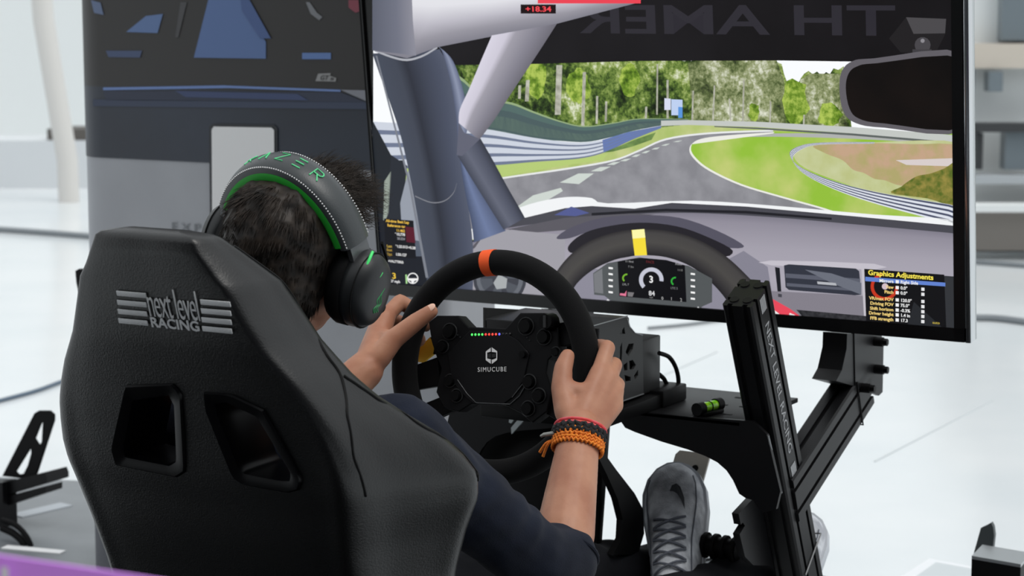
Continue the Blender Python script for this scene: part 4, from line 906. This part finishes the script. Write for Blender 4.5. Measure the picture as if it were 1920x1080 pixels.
# ---- shoes
GREY = mat('grey_knit', (216, 219, 224), .9, spec=.15, c2=(170, 173, 180), nscale=45, bump=.5, bscale=420)
SOLE = mat('pale_sole', (196, 200, 206), .7); LACE = mat('grey_lace', (92, 96, 106), .8)
ys = [0, .012, .04, .085, .13, .17, .205, .24, .265, .282, .29]; hw = [.018, .030, .036, .037, .038, .043, .0475, .046, .038, .024, .008]; tp_ = [.075, .09, .098, .1, .092, .076, .063, .055, .046, .036, .024]
def shoe(toe_dir, top_dir, toe, nm, sc_=1.13):
    t = V(toe_dir).normalized(); u = (V(top_dir)-t*V(top_dir).dot(t)).normalized(); s = t.cross(u)
    m = frame(V(toe)-t*.285*sc_-u*.03*sc_, s, t, u) @ M.Scale(sc_, 4)
    def top(x, y):
        w_ = np.interp(y, ys, hw); h_ = np.interp(y, ys, tp_); q = min(1, abs(x)/w_); return .018+(h_-.018)*(1-q**2.6)**(1/2.2)
    rings = []
    for y, w_, h_ in zip(ys, hw, tp_):
        ring = []
        for k in range(20):
            a = math.pi*k/19; cx = math.cos(a); ring.append(V((w_*abs(cx)**.75*(1 if cx >= 0 else -1), y, .012+(h_-.012)*math.sin(a)**.85)))
        rings.append(ring)
    mb = MB(); mb.loft(rings, True); me = mb.mesh('shoe'); me = evaluated(me, [('SUBSURF', dict(levels=2, render_levels=2))]); me.transform(m)
    displace(me, lambda co, no: no*MN.noise(co*60)*.0015)
    sh = link('shoe', me, GREY, person, 180)
    rings = [[V((x*1.06, y*1.02-.003, z)) for x, z in ((w_, .022), (w_*1.03, .008), (w_*.9, -.008), (-w_*.9, -.008), (-w_*1.03, .008), (-w_, .022))] for y, w_ in zip(ys, hw)]
    mb = MB(); mb.loft(rings); me = mb.mesh('sole'); me.transform(m); link('sole', me, SOLE, sh, 50)
    nl = 6; prev = None
    for k in range(nl):
        y0 = .05+k*.0205
        for sg in (1, -1):
            pts = []
            for j in range(9):
                f = j/8; x = sg*(-.024+.048*f)*(1-.0*k); y = y0+.018*f; pts.append(m @ V((x, y, top(x, y)+.0035)))
            MB().tube(pts, .0021, 6).build('lace', LACE, sh)
    # curved dark flash on the toe
    sc = [(0, .222), (.003, .232), (.010, .235), (.016, .228), (.0215, .207), (.0225, .184), (.0165, .204), (.011, .216), (.005, .221)]; mb = MB(); mb.prism([m @ V((x, y, top(x, y)+.0022)) for x, y in sc], u*.0012); mb.build('flash_emblem', mat('dark_emblem', (50, 52, 58), .6), sh, None)
    # knitted panel line
    for sg in (1, -1): MB().tube([m @ V((sg*np.interp(y, ys, hw)*.8, y, top(sg*np.interp(y, ys, hw)*.8, y)+.001)) for y in np.linspace(.06, .255, 14)], .0012, 5).build('panel_seam', LACE, sh)
    return sh
shoe((-.34, .6, .78), (.2, -.82, .55), onX(1260, 870, .03), 'l'); shoe((.05, .72, .68), (.1, -.75, .6), onX(1512, 962, .2), 'r')
# ---- hair: scalp cap plus strands
HAIR = mat('dark_hair', (22, 19, 17), .5, spec=.25, c2=(56, 48, 42), nscale=60); 
mb = MB(); mb.ell(hl(0, -.016, .02), (.08, .099, .09), HR, 32); mb.ell(hl(0, -.045, -.03), (.07, .064, .07), HR, 24); mb.ell(hl(0, .045, .07), (.058, .05, .04), HR, 20)
hme = fuse(mb, .005, 4)
displace(hme, lambda co, no: no*(MN.noise(co*40)*.005+MN.noise(co*90)*.003))
bmh = bmesh.new(); bmh.from_mesh(hme)
kill = []
for v in bmh.verts:
    q = v.co-HC; e, f, n = q.dot(he), q.dot(hf), q.dot(hn)
    if (f > .055 and n < .07) or (f > -.012 and n < -.0) or n < -.095: kill.append(v)
bmesh.ops.delete(bmh, geom=kill, context='VERTS'); bmh.to_mesh(hme); bmh.free()
hair = link('hair', hme, HAIR, person, 180)
rnd = random.Random(11); mb = MB()
polys = [(p.center.copy(), p.normal.copy()) for p in hme.polygons]
def strand(p, n, dirv, L, r, curl, seg=5):
    pts = []; d = (n*.4+dirv).normalized(); q = p-n*.003; a = rnd.uniform(0, 6.28)
    s1 = d.cross(n).normalized() if d.cross(n).length > .01 else he
    for k in range(seg+1):
        pts.append(q.copy()); d = (d+s1*math.sin(a+k*1.6)*curl+dirv*.25-hn*.03+V([rnd.gauss(0, .06) for _ in range(3)])).normalized(); q = q+d*L/seg
    mb.tube(pts, [r*(1-.85*k/seg) for k in range(seg+1)], 3, cap=False)
for i in range(11000):
    p, n = polys[rnd.randrange(len(polys))]
    q = p-HC; e, f, nn = q.dot(he), q.dot(hf), q.dot(hn)
    crown = hl(0, -.03, .13); out = (p-crown); out = (out-n*out.dot(n)); out = out.normalized() if out.length > 1e-4 else -hf
    if abs(q.dot(hf*math.cos(R(26))+hn*math.sin(R(26)))) < .027 and q.dot(hn) > -.02: continue
    if f > .0 and nn > .05:      # longer curly front
        strand(p, n, hf*.5+n*.3+he*.25, rnd.uniform(.014, .04), .0006, .9, 8)
    elif nn > .05: strand(p, n, out*1.0, rnd.uniform(.016, .03), .0009, .25)
    else: strand(p, n, out*1.0-hn*.3, rnd.uniform(.012, .022), .0009, .16, 4)
tag(mb.build('hair_strands', HAIR, hair, 180), kind='stuff')
# ================================================================== headset
hs = thing('headset', 'black over-ear headset with green padded band and white stitching worn by the person', 'headset', tuple(HC-V((0, 0, .1))))
tb = R(26); bn = hn*math.cos(tb)-hf*math.sin(tb); bf = hf*math.cos(tb)+hn*math.sin(tb)
BC = HC + hf*(-.002)
def bandpt(a, r=0, f=0):        # a: 0 at right ear, pi at left ear; r outward; f across
    ax, an_ = .103, .127
    c = BC + he*(ax*math.cos(a)) + bn*(an_*math.sin(a)-.004)
    no = (he*math.cos(a)/ax+bn*math.sin(a)/an_).normalized()
    wf = 1-.0*abs(math.cos(a))
    # slightly domed across
    return c+no*(r-.0035*(f/.024)**2)+bf*f*wf
BANDM = mat('band_leather', (58, 62, 64), .38, spec=.45, bump=.1, bscale=500)
A0, A1 = R(22), R(158)
sec = [(-.024, 0), (-.024, .007), (-.019, .0105), (-.008, .012), (.008, .012), (.019, .0105), (.024, .007), (.024, 0)]
mb = MB(); mb.loft([[bandpt(a, r, f) for f, r in sec] for a in np.linspace(A0, A1, 60)]); band_o = mb.build('headband', BANDM, hs, 60)
GRN = mat('green_pad', (38, 176, 52), .6)
sec = [(-.0245, 0.002), (-.0255, -.006), (-.022, -.0125), (-.01, -.015), (.01, -.015), (.021, -.0125), (.0225, 0.002)]
mb = MB(); mb.loft([[bandpt(a, r, f) for f, r in sec] for a in np.linspace(A0+.03, A1-.03, 50)]); mb.build('band_pad', GRN, hs, 60)
mb = MB()
for f in (-.0225, .0225):
    for a in np.linspace(A0+.02, A1-.02, 74):
        p, q = bandpt(a, .0092, f), bandpt(a+.014, .0092, f); mb.tube([p, q], .00085, 5)
tag(mb.build('stitching', WHITE, hs), kind='stuff')
LET = mat('green_letter', (96, 224, 150), .45)
def stroke_letters(strokes, a, wd):
    mb = MB()
    for ln_ in strokes: mb.tube([bandpt(a-(x-.5)*wd/.12, .0128-.003*((y-.5)*.7)**2, (y-.5)*.017) for x, y in ln_], .0009, 6)
    mb.build('band_lettering', LET, hs)
Rl = [[(0, 0), (0, 1), (.8, 1), (1, .85), (1, .65), (.8, .5), (0, .5)], [(.45, .5), (1, 0)]]
LA = [[(0, 0), (.5, 1), (1, 0)]]; LZ = [[(0, 1), (1, 1), (0, 0), (1, 0)]]; LE = [[(0, 1), (1, 1)], [(0, .5), (1, .5)], [(0, 0), (1, 0)]]
for k, l in enumerate((Rl, LA, LZ, LE, Rl)): stroke_letters(l, R(121-k*13.2), .0125)
for a, s in ((R(13), 1), (R(167), -1)):
    mb = MB(); mb.loft([[bandpt(x, r, f) for f, r in ((-.017, .001), (-.017, .008), (.017, .008), (.017, .001))] for x in np.linspace(a-R(11)*s, a+R(11)*s, 8)]); mb.build('slider', mat('grey_slider', (96, 98, 100), .35, .5), hs, 40)
def cup(s):
    c = hl(s*.093, .002, -.018); e_ = he*s
    f2 = (hf*math.cos(R(8))+hn*math.sin(R(8))); u2 = (hn*math.cos(R(8))-hf*math.sin(R(8)))
    def ring(d, rx, ry, n=32): return [c+e_*d+f2*math.cos(2*math.pi*k/n)*rx+u2*(math.sin(2*math.pi*k/n)*ry) for k in range(n)]
    prof_pad = [(-.018, .028, .034), (-.016, .04, .049), (-.006, .044, .053), (.006, .043, .052), (.008, .036, .044)]
    MB().loft([ring(*q) for q in prof_pad]).build('ear_pad', RUBBER, hs, 180)
    prof = [(.006, .040, .050), (.014, .041, .051), (.024, .039, .049), (.034, .034, .043), (.039, .026, .034), (.041, .012, .016)]
    shl = MB().loft([ring(*q) for q in prof]).build('ear_cup', mat('cup_black', (34, 36, 38), .42, spec=.4), hs, 180)
    MB().tube(ring(.0245, .0395, .0495), .0009, 6, True).build('cup_seam', SLOT, shl)
    return c, e_, f2, u2
cup(-1); cc_, ce, cf, cu_ = cup(1)
# green cable loop
pt = lambda f, u, d=.03: cc_+ce*d+cf*f+cu_*u
MB().tube(catmull([pt(-.004, .052, .024), pt(-.014, .044, .027), pt(-.022, .03, .028), pt(-.017, .02, .034), pt(-.006, .021, .038), pt(.002, .028, .038)], 6), .002, 8).build('band_wire', mat('green_wire', (70, 235, 120), .4), hs)
mb = MB()
for k in range(3):
    o_ = -.004+k*.004; mb.tube(catmull([pt(o_-.002, -.024, .0405), pt(o_-.004, -.018, .0405), pt(o_+.002, -.013, .0408), pt(o_, -.008+k*.003, .0408), pt(o_+.006, -.002+k*.004, .0405)], 4), .0009, 5)
mb.build('cup_emblem', mat('green_emblem', (40, 140, 78), .5), hs)
MB().tube([pt(.03, .055, .014), pt(.05, .03, .012), pt(.052, -.02, .012), pt(.05, -.035, .016)], .0022, 8).build('wire_frame', BLK2, hs)
MB().tube(catmull([pt(.03, -.03, .014), pt(.05, -.045, .008), pt(.085, -.05, -.004), pt(.105, -.048, -.02)], 6), .0035, 8).build('microphone_boom', BLK2, hs)
# ================================================================== bracelets on the right wrist
ax_ = (rw-rel).normalized()
def brace_ring(px, py, tilt=.12, r=.0325, Y=None):
    t = ((onY(px, py, .56)-rel).dot(ax_)); c = rel+ax_*t
    a1 = (zx-ax_*zx.dot(ax_)).normalized(); a2 = ax_.cross(a1)
    return lambda ang, rr=1., dz=0.: c + a1*math.cos(ang)*r*rr + a2*math.sin(ang)*r*rr*.93 + ax_*(dz+tilt*r*math.cos(ang-2.2))
def bracelet(name, label, m, rings):
    t = thing('bracelet', label, 'bracelet', tuple(rings[0][0](0))); t.name = name
    for fn, r, dz, tw, rr in rings:
        pts = [fn(2*math.pi*k/72, rr+(.02*math.sin(k*tw) if tw else 0), dz+(r*.7*math.cos(k*tw) if tw else 0)) for k in range(72)]
        MB().tube(pts, r, 8, True).build('cord', m, t)
    return t
RED = mat('red_cord', (214, 62, 58), .7, c2=(226, 92, 104), nscale=90); ORG = mat('orange_cord', (236, 138, 34), .75, c2=(206, 104, 20), nscale=160, bump=.6, bscale=500); BCORD = mat('black_cord', (22, 22, 24), .85, bump=.6, bscale=500)
f1 = brace_ring(1085, 788, .2, .036); bracelet('red_bracelet', 'thin red cord bracelet on the right wrist, nearest the hand', RED, [(f1, .0022, .002, 0, 1.02), (f1, .0019, -.003, 0, 1.01)])
f2_ = brace_ring(1082, 806, .2, .0355); bracelet('black_bracelet', 'black woven bracelet between the red and orange bracelets', BCORD, [(f2_, .0042, .001, 1.9, 1.03), (f2_, .0036, -.006, 2.3, 1.02)])
f3 = brace_ring(1078, 832, .2, .0345); ob_ = bracelet('orange_bracelet', 'orange braided cord bracelet with loose ends on the forearm', ORG, [(f3, .0026, .010-k*.0055, 2.4+.2*k, 1.03) for k in range(5)])
e0 = J(1036, 826, .545)
for dx, dy in ((-24, 22), (-18, 30)): MB().tube(catmull([e0, J(1036+dx*.5, 826+dy*.25, .54), J(1036+dx, 826+dy, .54)], 6), .0022, 6).build('loose_end', ORG, ob_)
MB().tube([J(1040, 812, .545), J(1020, 815, .542), J(1014, 818, .542)], [.003, .0028, .002], 8).build('clasp', mat('grey_bead', (150, 152, 148), .5), ob_)
# ================================================================== neighbouring things
# pedal plate of another rig
nb = thing('pedal_bracket', 'black triangular pedal bracket with slanted cut-outs on a bar beside the display wall', 'bracket', onZ(40, 1010, 0)*1.0)
NY = 1.9
o1 = [(6, 892), (66, 775), (74, 770), (94, 770), (102, 777), (102, 788), (70, 886), (62, 898)]
h1_ = [(30, 884), (60, 836), (60, 850), (54, 872), (46, 888), (36, 890)]; h2_ = [(66, 822), (78, 792), (82, 792), (80, 828), (75, 836)]; h3_ = [(50, 862), (58, 852), (62, 868), (58, 876)]
pfy = frame(onY(50, 850, NY), zx, V((0, 0, 1)), V((0, -1, 0))); Q2 = lambda x, y: ((onY(x, y, NY)-onY(50, 850, NY)).x, (onY(x, y, NY)-onY(50, 850, NY)).z)
plate('bracket_plate', [[Q2(*q) for q in o1], [Q2(*q) for q in h1_], [Q2(*q) for q in h2_]], pfy, .006, BLK2, nb, .0005)
MB().prism([onY(*q, NY-.03) for q in [(-60, 922), (84, 886), (88, 896), (88, 906), (-60, 950)]], (0, .08, 0)).build('bar', BLK, nb, 30)
MB().prism([onY(*q, NY-.03) for q in [(-60, 950), (86, 912), (86, 924), (-40, 966)]], (0, .06, 0)).build('bar', BLK, nb, 30)
MB().prism([onY(-60, 905, NY-.05), onY(4, 905, NY-.05), V((onY(4, 905, NY-.05).x, NY-.05, 0)), V((onY(-60, 905, NY-.05).x, NY-.05, 0))], (0, .05, 0)).build('post', BLK, nb, 30)
mt = tag(MB().prism([onZ(-300, 885, 0), onZ(300, 912, 0), onZ(340, 1300, 0), onZ(-300, 1300, 0)], (0, 0, .006)).build('floor_mat', mat('dark_mat', (112, 116, 120), .35, c2=(120, 124, 128), nscale=9), None, None), 'dark grey floor mat under the pedal bracket beside the display wall', 'mat')
for k, (a, b, wd, c_) in enumerate([((8, 1026), (118, 1036), .03, 'white'), ((30, 968), (125, 946), .05, 'pale')]):
    o = floor_strip('tape_strip', onZ(*a, .006), onZ(*b, .006), wd, WHITE if k == 0 else mat('pale_tape', (170, 176, 182), .4), .002); tag(o, ['white tape line across the dark floor mat', 'pale grey tape strip slanting across the dark floor mat'][k], 'tape')
for nm, pts, rad in (('black cable curling over the dark mat by the bracket post', [(4, 975), (30, 985), (52, 1010), (62, 1042), (60, 1070)], .007), ('thick black cable hanging beside the bracket post', [(4, 990), (28, 1002), (46, 1022), (58, 1060)], .009)):
    o = MB().tube(catmull([onY(x, y, 1.75) for x, y in pts], 8), rad, 10).build('loose_cable', RUBBER); tag(o, nm, 'cable')
# box and handle at the right
bx0 = onZ(1822, 1044, .3); 
bt = thing('pedal_box', 'black box with brushed silver top standing on the pale floor right of the rig', 'box', (bx0.x, bx0.y, 0))
c0_, c1_, c2_ = onZ(1822, 1042, .3), onZ(1842, 1021, .3), onZ(1914, 1058, .3)
q = [c0_, c2_, c2_+(c1_-c0_), c1_]
MB().prism([V((p.x, p.y, .294)) for p in q], (0, 0, -.294)).build('case', BLK2, bt, None)
MB().prism([V((p.x, p.y, .3)) for p in q], (0, 0, -.006)).build('top_plate', STEEL, bt, None)
hd_ = MB().prism([onY(x, y, c1_.y+.06) for x, y in [(1826, 1036), (1839, 990), (1850, 985), (1858, 980), (1862, 988), (1864, 1004), (1858, 1060), (1828, 1070)]], (0, .012, 0)).build('lever_blade', mat('lever_grey', (62, 68, 70), .45), bt, 30)
wp = MB().prism([onZ(x, y, .05) for x, y in [(1660, 1100), (1742, 1047), (1820, 1062), (1900, 1130)]], (0, 0, -.05)).build('floor_tray', mat('tray_white', (226, 229, 232), .5), None, None); tag(wp, 'pale floor tray with grey inset panel beside the black box', 'tray')
wq = MB().prism([onZ(x, y, .052) for x, y in [(1690, 1100), (1755, 1054), (1822, 1066), (1890, 1130)]], (0, 0, -.002)).build('inset_panel', mat('tray_grey', (196, 203, 206), .45), wp, None)
# cables lying on the hall floor
for nm, pts, rad in (('grey cable along the floor far left of the display wall', [(-60, 345), (60, 341), (180, 346)], .02), ('dark cable on the floor left of the display wall', [(-60, 426), (60, 434), (200, 445)], .016), ('dark blue cable on the pale floor beyond the pedal bracket', [(-60, 766), (60, 735), (125, 712), (200, 690)], .007), ('thin grey cable on the far floor right of the monitor', [(1790, 488), (1870, 494), (1990, 503)], .012), ('thick grey cable on the floor right of the monitor', [(1780, 596), (1860, 596), (1930, 604), (2000, 612)], .014), ('pale cable on the floor behind the wheel motor', [(1215, 615), (1290, 608), (1360, 598)], .006)):
    o = MB().tube(catmull([onZ(x, y, rad) for x, y in pts], 8), rad, 8).build('floor_cable', mat('cable_blue', (84, 100, 116), .5) if 'blue' in nm else mat('cable_grey', (120, 126, 130), .5)); tag(o, nm, 'cable')
# purple barrier ribbon in front
pa, pb = ray(-80, 1030), ray(420, 1104); k1 = 1.25
p0, p1 = CAM+pa*1.25, CAM+pb*1.25
rib = MB().prism([p0, p1, p1-V((0, 0, .055)), p0-V((0, 0, .055))], V((0, .002, 0))).build('barrier_ribbon', mat('purple_ribbon', (226, 150, 255), .6), None, None); tag(rib, 'purple barrier ribbon with white print stretched low in front of the seat', 'barrier')
l0 = CAM+ray(2, 1062)*1.245; l1 = CAM+ray(15, 1064)*1.245; MB().poly([l0, l1, l1-V((0, 0, .02)), l0-V((0, 0, .02))]).build('ribbon_print', WHITE, rib, None)
for p, nm in ((p0, 'left'), (p1, 'right')): pass
# leaning column and pale bench seen left of the display wall
lc_ = thing('hall_column', 'pale leaning steel column far behind the display wall', 'column', tuple(V((far(126, 300, 14).x, far(126, 300, 14).y, 0))))
MB().tube([far(62, -200, 14), far(82, 40, 14), far(126, 300, 14), V((far(128, 330, 14).x, far(128, 330, 14).y, 0))], .07, 12).build('shaft', mat('column_grey', (206, 204, 200), .5), lc_)
bn_ = thing('bench', 'low white bench block with dark end pad far behind the display wall', 'bench', tuple(V((far(60, 300, 15).x, far(60, 300, 15).y, 0))))
yb = 540-F*((CU.dot(V((0, 0, -HCAM))+fd*15))/(CH.dot(V((0, 0, -HCAM))+fd*15)))
wallbox('bench_body', -260, 240, 264, yb, 15, .6, mat('bench_white', (206, 210, 213), .5), bn_); wallbox('end_pad', 88, 200, 242, 262, 15.05, .4, mat('bench_dark', (88, 84, 80), .6), bn_)
